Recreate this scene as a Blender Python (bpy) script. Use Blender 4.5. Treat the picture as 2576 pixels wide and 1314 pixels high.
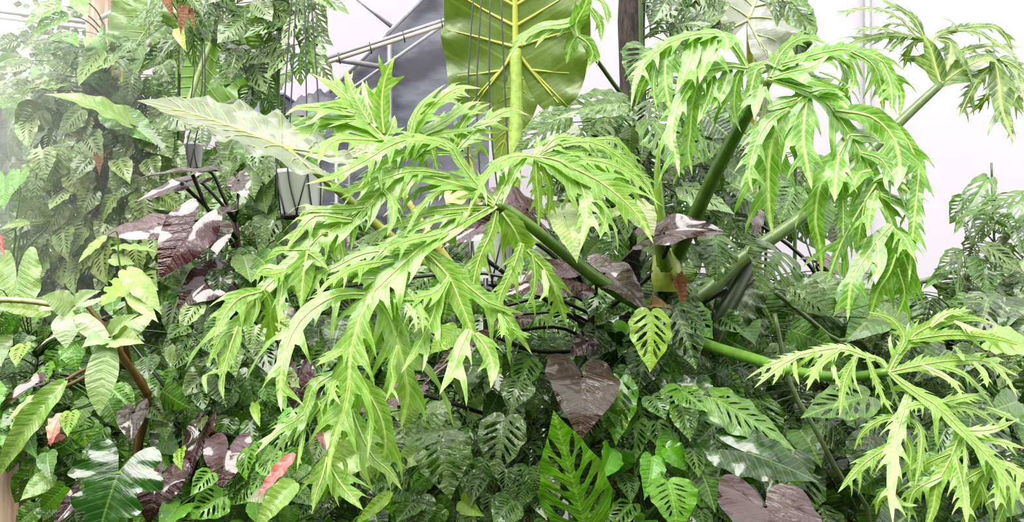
import bpy, math, random
from mathutils import Vector, Matrix, geometry
R = random.Random(11)
for o in list(bpy.data.objects):
    bpy.data.objects.remove(o)
SC = bpy.context.scene
COL = SC.collection
FPX, CZ = 1980.0, 1.6          # focal length in pixels of the 2576 x 1314 frame, eye height in metres

# ------------------------------------------------------------------ camera, sky, sun, exposure
cam_d = bpy.data.cameras.new('camera'); cam = bpy.data.objects.new('camera', cam_d); COL.objects.link(cam)
cam.location = (0, 0, CZ); cam.rotation_euler = (math.pi / 2, 0, 0)
cam_d.sensor_width = 36; cam_d.lens = 36 * FPX / 2576; cam_d.clip_start = 0.05; cam_d.clip_end = 200
SC.camera = cam
wd = bpy.data.worlds.new('overcast_sky'); SC.world = wd; wd.use_nodes = True
bg = wd.node_tree.nodes['Background']; bg.inputs[0].default_value = (1.0, 0.98, 0.97, 1); bg.inputs[1].default_value = 1.0
sl = bpy.data.lights.new('sun', 'SUN'); sl.energy = 2.2; sl.angle = math.radians(40); sl.color = (1, 0.98, 0.93)
so = bpy.data.objects.new('sun', sl); COL.objects.link(so); so.rotation_euler = (math.radians(24), math.radians(-14), 0)
SC.view_settings.view_transform = 'Standard'; SC.view_settings.look = 'None'
SC.view_settings.exposure = 1.47; SC.view_settings.gamma = 1.0; SC.view_settings.use_curve_mapping = False

# ------------------------------------------------------------------ helpers
def W(x, y, d):
    return Vector(((x - 1288) / FPX * d, d, CZ - (y - 657) / FPX * d))
def lin(r, g, b, a=1):
    f = lambda c: (c / 255 / 12.92) if c <= 10 else ((c / 255 + 0.055) / 1.055) ** 2.4
    return (f(r), f(g), f(b), a)
def crom(P, n):
    """Catmull-Rom through the points, n steps per span (works on Vectors and tuples turned into Vectors)."""
    P = [Vector(p) for p in P]; out = []
    if len(P) == 2: return [P[0].lerp(P[1], i / n) for i in range(n + 1)]
    for i in range(len(P) - 1):
        a = P[i - 1] if i else P[0] * 2 - P[1]
        b, c = P[i], P[i + 1]
        d = P[i + 2] if i + 2 < len(P) else P[-1] * 2 - P[-2]
        for k in range(n):
            t = k / n
            out.append(0.5 * ((2 * b) + (c - a) * t + (2 * a - 5 * b + 4 * c - d) * t * t + (3 * b - a - 3 * c + d) * t ** 3))
    out.append(P[-1]); return out
def resample(P, step):
    L = [0.0]
    for a, b in zip(P, P[1:]): L.append(L[-1] + (b - a).length)
    n = max(2, int(L[-1] / step)); out = []; j = 0
    for i in range(n + 1):
        s = L[-1] * i / n
        while j < len(P) - 2 and L[j + 1] < s: j += 1
        out.append(P[j].lerp(P[j + 1], (s - L[j]) / max(1e-9, L[j + 1] - L[j])))
    return out
class MB:
    def __init__(s): s.v = []; s.f = []; s.uv = []
    def add(s, V, F, UV=None):
        o = len(s.v); s.v += [tuple(p) for p in V]; s.f += [tuple(i + o for i in f) for f in F]
        s.uv += list(UV) if UV else [(0, 0)] * len(V)
    def tube(s, P, r0, r1=None, n=6, cap=True):
        r1 = r0 if r1 is None else r1; V = []; F = []; up = None
        for i, p in enumerate(P):
            t = (P[min(i + 1, len(P) - 1)] - P[max(i - 1, 0)]).normalized()
            if up is None: up = t.orthogonal().normalized()
            up = (up - t * up.dot(t)); up = up.normalized() if up.length > 1e-6 else t.orthogonal().normalized()
            b = t.cross(up); r = r0 + (r1 - r0) * i / max(1, len(P) - 1)
            for k in range(n):
                a = 2 * math.pi * k / n; V.append(p + (up * math.cos(a) + b * math.sin(a)) * r)
        for i in range(len(P) - 1):
            for k in range(n):
                F.append((i * n + k, i * n + (k + 1) % n, (i + 1) * n + (k + 1) % n, (i + 1) * n + k))
        if cap: F += [tuple(range(n))[::-1], tuple((len(P) - 1) * n + k for k in range(n))]
        s.add(V, F, [(i / max(1, len(P) - 1), k / n) for i in range(len(P)) for k in range(n)])
    def box(s, c, h, rot=0):
        c = Vector(c); V = []; m = Matrix.Rotation(rot, 3, 'Z')
        for z in (-1, 1):
            for y in (-1, 1):
                for x in (-1, 1): V.append(c + m @ Vector((x * h[0], y * h[1], z * h[2])))
        s.add(V, [(0, 2, 3, 1), (4, 5, 7, 6), (0, 1, 5, 4), (2, 6, 7, 3), (0, 4, 6, 2), (1, 3, 7, 5)])
    def lathe(s, c, prof, n=24):
        c = Vector(c); V = []; F = []
        for r, z in prof:
            for k in range(n):
                a = 2 * math.pi * k / n; V.append(c + Vector((r * math.cos(a), r * math.sin(a), z)))
        for i in range(len(prof) - 1):
            for k in range(n):
                F.append((i * n + k, i * n + (k + 1) % n, (i + 1) * n + (k + 1) % n, (i + 1) * n + k))
        s.add(V, F)
    def mesh(s, name, mat, smooth=True):
        me = bpy.data.meshes.new(name); me.from_pydata(s.v, [], s.f)
        uvl = me.uv_layers.new(name='UVMap')
        flat = [c for l in me.loops for c in s.uv[l.vertex_index]]
        uvl.data.foreach_set('uv', flat)
        me.materials.append(mat)
        if smooth: me.polygons.foreach_set('use_smooth', [True] * len(me.polygons))
        me.update(); return me
    def build(s, name, mat, parent=None, smooth=True):
        return link(name, s.mesh(name, mat, smooth), parent)
def link(name, data, parent=None):
    o = bpy.data.objects.new(name, data); COL.objects.link(o)
    if parent:
        o.parent = parent
        if parent.type == 'EMPTY': o.matrix_parent_inverse = Matrix.Translation(-parent.location)
        else: o.matrix_parent_inverse = parent.matrix_basis.inverted() if parent.parent is None else (parent.parent and world_of(parent).inverted())
    return o
def world_of(o):
    return (world_of(o.parent) @ o.matrix_parent_inverse @ o.matrix_basis) if o.parent else o.matrix_basis.copy()
def tag(o, label=None, cat=None, group=None, kind=None):
    if label: o['label'] = label
    if cat: o['category'] = cat
    if group: o['group'] = group
    if kind: o['kind'] = kind
    return o
def thing(name, loc, label, cat, group=None):
    o = bpy.data.objects.new(name, None); COL.objects.link(o); o.location = loc; o.empty_display_size = 0.05
    return tag(o, label, cat, group)

# ------------------------------------------------------------------ materials
def newmat(name):
    m = bpy.data.materials.new(name); m.use_nodes = True; nt = m.node_tree; nt.nodes.clear()
    out = nt.nodes.new('ShaderNodeOutputMaterial'); return m, nt, out
class NT:
    def __init__(s, nt): s.nt = nt
    def n(s, t, **k):
        x = s.nt.nodes.new(t)
        for a, b in k.items(): setattr(x, a, b)
        return x
    def set(s, sock, v):
        if hasattr(v, 'is_output'): s.nt.links.new(v, sock)
        else: sock.default_value = v
    def m(s, op, a, b=0.0, c=0.0, clamp=False):
        x = s.n('ShaderNodeMath', operation=op, use_clamp=clamp)
        s.set(x.inputs[0], a); s.set(x.inputs[1], b); s.set(x.inputs[2], c); return x.outputs[0]
    def mix(s, f, a, b, t='MIX'):
        x = s.n('ShaderNodeMix', data_type='RGBA', blend_type=t)
        s.set(x.inputs[0], f); s.set(x.inputs[6], a); s.set(x.inputs[7], b); return x.outputs[2]
    def step(s, v, a, b, lo=0.0, hi=1.0):
        x = s.n('ShaderNodeMapRange', interpolation_type='SMOOTHSTEP')
        s.set(x.inputs[0], v); s.set(x.inputs[1], a); s.set(x.inputs[2], b); s.set(x.inputs[3], lo); s.set(x.inputs[4], hi); return x.outputs[0]
    def noise(s, vec, scale, detail=3, rough=0.5):
        x = s.n('ShaderNodeTexNoise'); s.set(x.inputs['Vector'], vec); s.set(x.inputs['Scale'], scale)
        x.inputs['Detail'].default_value = detail; x.inputs['Roughness'].default_value = rough; return x.outputs[0]
    def xyz(s, a, b, c=0.0):
        x = s.n('ShaderNodeCombineXYZ'); s.set(x.inputs[0], a); s.set(x.inputs[1], b); s.set(x.inputs[2], c); return x.outputs[0]
def leaf_mat(name, light, varieg=0.0, veinc=None, veinf=0.0, nlat=9, slope=0.6, rough=0.25, trans=0.35, tmul=(1.6, 1.8, 0.5, 1), bump=0.25, ribw=0.012, coat=0.3, under=None, crinkle=30, spec=0.4, dens=0.85):
    m, nt, out = newmat(name); N = NT(nt)
    uv = N.n('ShaderNodeUVMap'); uv.uv_map = 'UVMap'
    sp = N.n('ShaderNodeSeparateXYZ'); nt.links.new(uv.outputs[0], sp.inputs[0]); u, v = sp.outputs[0], sp.outputs[1]
    av = N.m('ABSOLUTE', v); lat = N.m('SUBTRACT', u, N.m('MULTIPLY', av, slope))
    oi = N.n('ShaderNodeObjectInfo'); rnd = oi.outputs['Random']
    side = N.m('SIGN', v)
    base = oi.outputs['Color']
    off = N.m('MULTIPLY', rnd, 37.0)
    big = N.noise(N.xyz(N.m('ADD', u, off), v, off), 3.5, 3)
    base = N.mix(N.step(big, 0.35, 0.68, 0.0, 0.42), base, light)
    if varieg > 0:
        st = N.noise(N.xyz(N.m('MULTIPLY', N.m('ADD', lat, off), 16.0), N.m('MULTIPLY', v, 3.5), N.m('MULTIPLY', side, 3.0)), 1.6, 4, 0.65)
        base = N.mix(N.step(st, 0.55, 0.62, 0.0, varieg), base, (0.54, 0.63, 0.27, 1))
    saw = N.m('ABSOLUTE', N.m('SUBTRACT', N.m('FRACT', N.m('MULTIPLY', lat, nlat)), 0.5))
    if veinf > 0:
        lv = N.step(saw, 0.0, 0.09, veinf * 0.7, 0.0)
        rb = N.step(av, ribw * 0.6, ribw * 1.6, veinf, 0.0)
        base = N.mix(N.m('MAXIMUM', lv, rb), base, veinc or light)
    base = N.mix(1.0, base, (dens, dens, dens, 1), 'MULTIPLY')
    if under:
        geo = N.n('ShaderNodeNewGeometry'); base = N.mix(geo.outputs['Backfacing'], base, under)
    # relief: lateral ridges plus a fine wet crinkle drawn out along the veins
    h1 = N.m('MULTIPLY', N.m('POWER', N.m('MULTIPLY', saw, 2.0), 0.6), 0.35)
    h2 = N.noise(N.xyz(N.m('MULTIPLY', N.m('ADD', lat, off), crinkle), N.m('MULTIPLY', v, crinkle * 0.3), off), 1.0, 3, 0.55)
    bp = N.n('ShaderNodeBump'); bp.inputs['Strength'].default_value = bump; bp.inputs['Distance'].default_value = 0.02
    nt.links.new(N.m('ADD', h1, h2), bp.inputs['Height'])
    pr = N.n('ShaderNodeBsdfPrincipled'); N.set(pr.inputs['Base Color'], base)
    rv = N.noise(N.xyz(N.m('ADD', u, off), v, 5.0), 9.0, 2)
    N.set(pr.inputs['Roughness'], N.step(rv, 0.3, 0.7, rough * 0.7, min(1, rough * 1.5)))
    pr.inputs['Coat Weight'].default_value = coat; pr.inputs['Coat Roughness'].default_value = 0.09; pr.inputs['Coat IOR'].default_value = 1.5
    pr.inputs['Specular IOR Level'].default_value = spec
    nt.links.new(bp.outputs[0], pr.inputs['Normal'])
    tr = N.n('ShaderNodeBsdfTranslucent'); N.set(tr.inputs[0], N.mix(1.0, base, tmul, 'MULTIPLY'))
    mx = N.n('ShaderNodeMixShader'); mx.inputs[0].default_value = trans
    nt.links.new(pr.outputs[0], mx.inputs[1]); nt.links.new(tr.outputs[0], mx.inputs[2]); nt.links.new(mx.outputs[0], out.inputs[0])
    return m
def plain(name, col, rough=0.5, metal=0.0, nscale=0, namp=0.3, col2=None, bump=0.0, stretch=(1, 1, 1), spec=0.5):
    m, nt, out = newmat(name); N = NT(nt); pr = N.n('ShaderNodeBsdfPrincipled')
    pr.inputs['Roughness'].default_value = rough; pr.inputs['Metallic'].default_value = metal; pr.inputs['Specular IOR Level'].default_value = spec
    if nscale:
        tc = N.n('ShaderNodeTexCoord'); mp = N.n('ShaderNodeMapping'); mp.inputs['Scale'].default_value = stretch
        nt.links.new(tc.outputs['Object'], mp.inputs[0]); ns = N.noise(mp.outputs[0], nscale, 5, 0.6)
        c2 = col2 or tuple(c * (1 - namp) for c in col[:3]) + (1,)
        N.set(pr.inputs['Base Color'], N.mix(N.step(ns, 0.35, 0.65), col, c2))
        if bump:
            bp = N.n('ShaderNodeBump'); bp.inputs['Strength'].default_value = bump; bp.inputs['Distance'].default_value = 0.01
            nt.links.new(ns, bp.inputs['Height']); nt.links.new(bp.outputs[0], pr.inputs['Normal'])
    else: pr.inputs['Base Color'].default_value = col
    nt.links.new(pr.outputs[0], out.inputs[0]); return m
def stem_mat(name, rough=0.35, spots=0.35):
    m, nt, out = newmat(name); N = NT(nt); pr = N.n('ShaderNodeBsdfPrincipled'); oi = N.n('ShaderNodeObjectInfo')
    tc = N.n('ShaderNodeTexCoord'); ns = N.noise(tc.outputs['Object'], 40, 3)
    N.set(pr.inputs['Base Color'], N.mix(N.step(ns, 0.3, 0.7, 0.0, spots), oi.outputs['Color'], (0.02, 0.03, 0.008, 1)))
    pr.inputs['Roughness'].default_value = rough; nt.links.new(pr.outputs[0], out.inputs[0]); return m
def film(name, col, trans, namp=0.06, scale=1.2):
    m, nt, out = newmat(name); N = NT(nt); tc = N.n('ShaderNodeTexCoord')
    ns = N.noise(tc.outputs['Object'], scale, 4, 0.6)
    c = N.mix(N.step(ns, 0.3, 0.7, 0, namp), col, (col[0] * 0.75, col[1] * 0.72, col[2] * 0.78, 1))
    df = N.n('ShaderNodeBsdfDiffuse'); tr = N.n('ShaderNodeBsdfTranslucent'); mx = N.n('ShaderNodeMixShader')
    N.set(df.inputs[0], c); N.set(tr.inputs[0], c); mx.inputs[0].default_value = trans
    nt.links.new(df.outputs[0], mx.inputs[1]); nt.links.new(tr.outputs[0], mx.inputs[2]); nt.links.new(mx.outputs[0], out.inputs[0]); return m
M = dict(
    split=leaf_mat('split_leaf', lin(172, 204, 112), veinc=lin(205, 228, 140), veinf=0.55, nlat=7, slope=0.5, rough=0.30, trans=0.36, tmul=(1.15, 1.35, 0.35, 1), bump=0.22, ribw=0.05, coat=0.6, crinkle=16, dens=1.15),
    fen=leaf_mat('monstera_leaf', lin(100, 156, 40), varieg=0.5, veinc=lin(150, 185, 100), veinf=0.4, nlat=8, rough=0.22, trans=0.17, bump=0.45, coat=0.65, dens=0.75),
    fenplain=leaf_mat('monstera_leaf_plain', lin(124, 174, 44), varieg=0.12, veinc=lin(165, 195, 105), veinf=0.45, nlat=8, rough=0.24, trans=0.22, bump=0.35, coat=0.55, dens=0.8),
    oval=leaf_mat('glossy_leaf', lin(100, 160, 40), varieg=0.15, veinc=lin(165, 195, 110), veinf=0.5, nlat=10, rough=0.25, trans=0.2, bump=0.3, coat=0.4),
    dark=leaf_mat('purple_leaf', lin(66, 40, 40), veinc=lin(104, 76, 64), veinf=0.3, nlat=6, rough=0.12, trans=0.05, tmul=(2.4, 0.7, 0.8, 1), bump=0.5, coat=1.0, under=lin(60, 20, 28), crinkle=18),
    aloc=leaf_mat('giant_leaf', lin(128, 150, 92), veinc=lin(196, 212, 112), veinf=0.25, nlat=7, slope=0.5, rough=0.33, trans=0.34, tmul=(1.1, 1.35, 0.4, 1), bump=0.12, coat=0.25, crinkle=60),
    shiny=leaf_mat('dark_glossy_leaf', lin(60, 112, 30), veinc=lin(130, 170, 80), veinf=0.4, nlat=8, rough=0.2, trans=0.22, bump=0.14, coat=0.7),
    pink=leaf_mat('pink_leaf', lin(232, 150, 140), veinc=lin(190, 70, 74), veinf=0.5, nlat=8, rough=0.35, trans=0.3, tmul=(1.2, 0.8, 0.8, 1), bump=0.2),
    dry=leaf_mat('dry_leaf', lin(150, 104, 74), veinc=lin(110, 70, 50), veinf=0.4, rough=0.7, trans=0.2, tmul=(1, 0.8, 0.5, 1), bump=0.6, coat=0),
    stem=stem_mat('stem'),
    vein=stem_mat('leaf_vein', 0.45, 0.0),
)

# ------------------------------------------------------------------ leaf shapes (unit length, base at the origin, tip at u = 1)
def inpoly(x, y, P):
    c = False; j = len(P) - 1
    for i in range(len(P)):
        if (P[i][1] > y) != (P[j][1] > y) and x < (P[j][0] - P[i][0]) * (y - P[i][1]) / (P[j][1] - P[i][1]) + P[i][0]: c = not c
        j = i
    return c
def cdt(outline, holes=(), inner=(), rib=None):
    V = [Vector((p[0], p[1])) for p in outline]; E = [(i, (i + 1) % len(outline)) for i in range(len(outline))]
    for h in holes:
        o = len(V); V += [Vector((p[0], p[1])) for p in h]; E += [(o + i, o + (i + 1) % len(h)) for i in range(len(h))]
    if rib:
        o = len(V); V += [Vector(p) for p in rib]; E += [(o + i, o + i + 1) for i in range(len(rib) - 1)]
    V += [Vector(p) for p in inner]
    v, e, f, *_ = geometry.delaunay_2d_cdt(V, E, [], 0, 1e-5)
    F = []
    for t in f:
        cx = sum(v[i][0] for i in t) / 3; cy = sum(v[i][1] for i in t) / 3
        if inpoly(cx, cy, outline) and not any(inpoly(cx, cy, h) for h in holes):
            a, b, c = (v[i] for i in t)
            F.append(t if (b - a).cross(c - a) > 0 else (t[0], t[2], t[1]))
    used = sorted({i for t in F for i in t}); ix = {a: b for b, a in enumerate(used)}
    return [v[i] for i in used], [tuple(ix[i] for i in t) for t in F]
def halfshape(pts, n=5):                 # pts (u, v>=0) from the sinus to the tip -> closed outline, mirrored
    c = [(p[0], max(0.0, p[1])) for p in crom([(a, b, 0) for a, b in pts], n)]
    return c + [(u, -v) for u, v in c[-2:0:-1]]
SH = {
    'oval':  [(0, 0), (-0.05, 0.06), (-0.04, 0.17), (0.10, 0.27), (0.30, 0.31), (0.52, 0.26), (0.74, 0.15), (0.90, 0.05), (1, 0)],
    'mon':   [(0, 0), (-0.07, 0.07), (-0.07, 0.20), (0.06, 0.34), (0.26, 0.40), (0.48, 0.35), (0.70, 0.22), (0.88, 0.08), (1, 0)],
    'lance': [(0, 0), (0.0, 0.04), (0.10, 0.12), (0.30, 0.17), (0.55, 0.15), (0.80, 0.08), (0.93, 0.03), (1, 0)],
    'heart': [(0, 0), (-0.18, 0.03), (-0.38, 0.10), (-0.50, 0.21), (-0.47, 0.33), (-0.24, 0.44), (0.06, 0.48), (0.34, 0.41), (0.58, 0.28), (0.80, 0.13), (0.92, 0.04), (1, 0)],
    'arrow': [(0, 0), (-0.12, 0.04), (-0.34, 0.16), (-0.50, 0.26), (-0.42, 0.36), (-0.15, 0.38), (0.08, 0.36), (0.34, 0.31), (0.60, 0.21), (0.82, 0.09), (1, 0)],
    'giant': [(0, 0), (-0.10, 0.03), (-0.26, 0.12), (-0.33, 0.24), (-0.25, 0.37), (-0.05, 0.44), (0.18, 0.45), (0.42, 0.38), (0.64, 0.27), (0.84, 0.12), (1, 0)],
    'lobed': [(0, 0), (-0.12, 0.03), (-0.34, 0.12), (-0.44, 0.28), (-0.28, 0.42), (-0.14, 0.36), (-0.08, 0.50), (0.10, 0.52), (0.16, 0.34), (0.24, 0.30), (0.36, 0.40), (0.50, 0.34), (0.52, 0.20), (0.62, 0.19), (0.72, 0.24), (0.84, 0.13), (1, 0)],
    'tri':   [(0, 0), (-0.06, 0.03), (-0.22, 0.16), (-0.34, 0.36), (-0.24, 0.46), (-0.06, 0.36), (0.06, 0.17), (0.14, 0.12), (0.30, 0.17), (0.52, 0.19), (0.76, 0.13), (0.92, 0.05), (1, 0)],
}
WID = {k: 2 * max(p[1] for p in v) for k, v in SH.items()}
def slots(rr, big, hwf, n=5):
    H = []
    for sgn in (1, -1):
        for i in range(n):
            u0 = 0.05 + 0.66 * i / n + rr.uniform(-0.015, 0.015)
            w = (0.030 if big else 0.017) * rr.uniform(0.8, 1.25)
            u1 = u0 + 0.05 + (0.17 if big else 0.10); hw = hwf(u1)
            v0 = 0.055 if big else 0.05; v1 = hw * (0.80 if big else rr.uniform(0.5, 0.66))
            if v1 < v0 + 0.04: continue
            a = Vector((u0, v0)); b = Vector((u1 - 0.02, v1)); t = (b - a); L = t.length; t /= L; p = Vector((-t.y, t.x))
            prof = [(0, 0), (0.2, .8), (0.5, 1), (0.8, .75), (1, 0)]
            pts = [a + t * (L * s) + p * (w * q) for s, q in prof] + [a + t * (L * s) - p * (w * q) for s, q in prof[-2:0:-1]]
            H.append([(q.x, sgn * q.y) for q in pts])
    return H
def make_leaf(kind, mat, seed, fold=0.12, droop=0.2, wave=0.02, wn=5, ripple=0.006, curl=0.2, holes=0, grid=0.09, rnd=0.0):
    rr = random.Random(seed * 7919 + sum(map(ord, kind)))
    ol = halfshape(SH[kind])
    if rnd:
        ph = rr.uniform(0, 6)
        ol = [(u + 0.0, v * (1 + rnd * math.sin(u * 21 + ph + (3 if v < 0 else 0)))) if 0.02 < u < 0.97 else (u, v) for u, v in ol]
    half = [p for p in ol if p[1] >= 0]
    def hwf(u):
        c = [p[1] for p in half if abs(p[0] - u) < 0.06]; return max(c) if c else 0.02
    H = slots(rr, holes == 2, hwf, 5 if holes == 2 else 6) if holes else []
    inner = []; u = -0.45
    while u < 1:
        v = -0.5
        while v < 0.52:
            x, y = u + rr.uniform(-.2, .2) * grid, v + rr.uniform(-.2, .2) * grid
            if inpoly(x, y, ol) and abs(y) > 0.03: inner.append((x, y))
            v += grid
        u += grid
    rib = [(i / 12, 0) for i in range(13)]
    v2, F = cdt(ol, H, inner, rib)
    p1, p2, sk = rr.uniform(0, 6), rr.uniform(0, 6), rr.uniform(-0.12, 0.12)
    wmax = WID[kind] / 2
    def dfm(u, v):
        a = abs(v); e = (a / wmax)
        z = fold * a - droop * max(u, 0) ** 2 - curl * a * a + wave * math.sin(u * wn * 2 * math.pi / 1.3 + (p1 if v > 0 else p2)) * e * e
        if u < 0: z -= 0.35 * droop * u * u + 0.3 * abs(u) * fold
        z += ripple * math.cos(2 * math.pi * 8 * (u - 0.6 * a)) * min(1, e * 2)
        z += sk * v * u
        return (v + 0.04 * sk * 8 * u * u * 0.3, u * (1 - 0.25 * droop * max(u, 0)), z)
    mb = MB(); mb.add([dfm(p[0], p[1]) for p in v2], [(a, c, b) for a, b, c in F], [(p[0], p[1]) for p in v2])
    me = mb.mesh(kind + '_leaf', M[mat]); me['w'] = WID[kind]
    VEIN[me.name] = dfm
    return me
VEIN = {}
LIB = {}
def lib(key, n, **k):
    LIB[key] = [make_leaf(seed=i + 1, **{a: (b[i % len(b)] if isinstance(b, list) else b) for a, b in k.items()}) for i in range(n)]
lib('mon', 5, kind='mon', mat='fen', holes=1, droop=[.15, .3, .1, .35, .22], fold=[.1, .25, .0, .15, .3], wave=.03, curl=.3)
lib('monbig', 4, kind='mon', mat='fen', holes=2, droop=[.2, .35, .1, .25], fold=[.15, .3, .05, .2], wave=.03, curl=.35, rnd=.04)
lib('monplain', 5, kind='mon', mat='fenplain', holes=1, droop=[.15, .3, .1, .35, .22], fold=[.1, .3, .0, .2, .3], wave=.035, curl=.3)
lib('monslit', 3, kind='mon', mat='fenplain', holes=2, droop=[.2, .35, .1], fold=[.15, .3, .05], wave=.03, curl=.35, rnd=.05)
lib('oval', 5, kind='oval', mat='oval', droop=[.2, .35, .1, .4, .25], fold=[.2, .4, .1, .3, .0], wave=.03, curl=.25)
lib('lance', 3, kind='lance', mat='oval', droop=[.3, .5, .15], fold=[.3, .5, .2], wave=.03, curl=.2)
lib('heart', 4, kind='heart', mat='dark', droop=[.15, .3, .05, .4], fold=[.15, .35, .05, .25], wave=.045, wn=2.2, ripple=.003, curl=.35, grid=.07)
lib('arrow', 3, kind='arrow', mat='dark', droop=[.15, .3, .05], fold=[.3, .45, .15], wave=.04, wn=2.5, ripple=.003, curl=.3, grid=.07)
lib('giant', 3, kind='giant', mat='aloc', droop=[.08, .18, .3], fold=[.12, .2, .1], wave=.05, wn=6, ripple=.012, curl=.15, grid=.05)
lib('heartg', 3, kind='heart', mat='oval', droop=[.15, .3, .1], fold=[.15, .3, .1], wave=.04, wn=4, curl=.3)
lib('lobed', 2, kind='lobed', mat='shiny', droop=[.15, .25], fold=[.15, .25], wave=.03, wn=5, ripple=.004, curl=.2, grid=.06)
lib('heartd', 3, kind='heart', mat='shiny', droop=[.15, .3, .1], fold=[.15, .3, .1], wave=.04, wn=4, curl=.3)
lib('ovald', 4, kind='oval', mat='shiny', droop=[.2, .35, .1, .4], fold=[.2, .4, .1, .3], wave=.03, curl=.25)
lib('tri', 3, kind='tri', mat='oval', droop=[.3, .2, .4], fold=[.15, .3, .2], wave=.04, wn=3, curl=.3)
lib('pink', 2, kind='lance', mat='pink', droop=[.3, .1], fold=.3, wave=.05)
lib('dry', 2, kind='oval', mat='dry', droop=[.6, .9], fold=[.6, .8], wave=.12)

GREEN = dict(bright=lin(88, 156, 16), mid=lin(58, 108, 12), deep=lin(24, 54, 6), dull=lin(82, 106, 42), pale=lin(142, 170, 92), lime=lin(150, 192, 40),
             purple=lin(64, 25, 28), mauve=lin(74, 36, 42), brown=lin(62, 48, 32), grey=lin(96, 124, 66), cream=lin(196, 208, 140), pink=lin(226, 128, 124), peach=lin(240, 184, 160),
             black=lin(26, 22, 26), stemg=lin(96, 134, 44), stemd=lin(58, 86, 30), yel=lin(188, 196, 84), straw=lin(170, 142, 98), maroon=lin(66, 30, 36), dry=lin(150, 104, 74))
def G(c): return GREEN[c] if isinstance(c, str) else c
def jit(c, a=0.18):
    c = G(c); k = 1 + R.uniform(-a, a); h = R.uniform(-a, a) * 0.5
    return (max(0, c[0] * k * (1 + h)), max(0, c[1] * k), max(0, c[2] * k * (1 - h)), 1)

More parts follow.
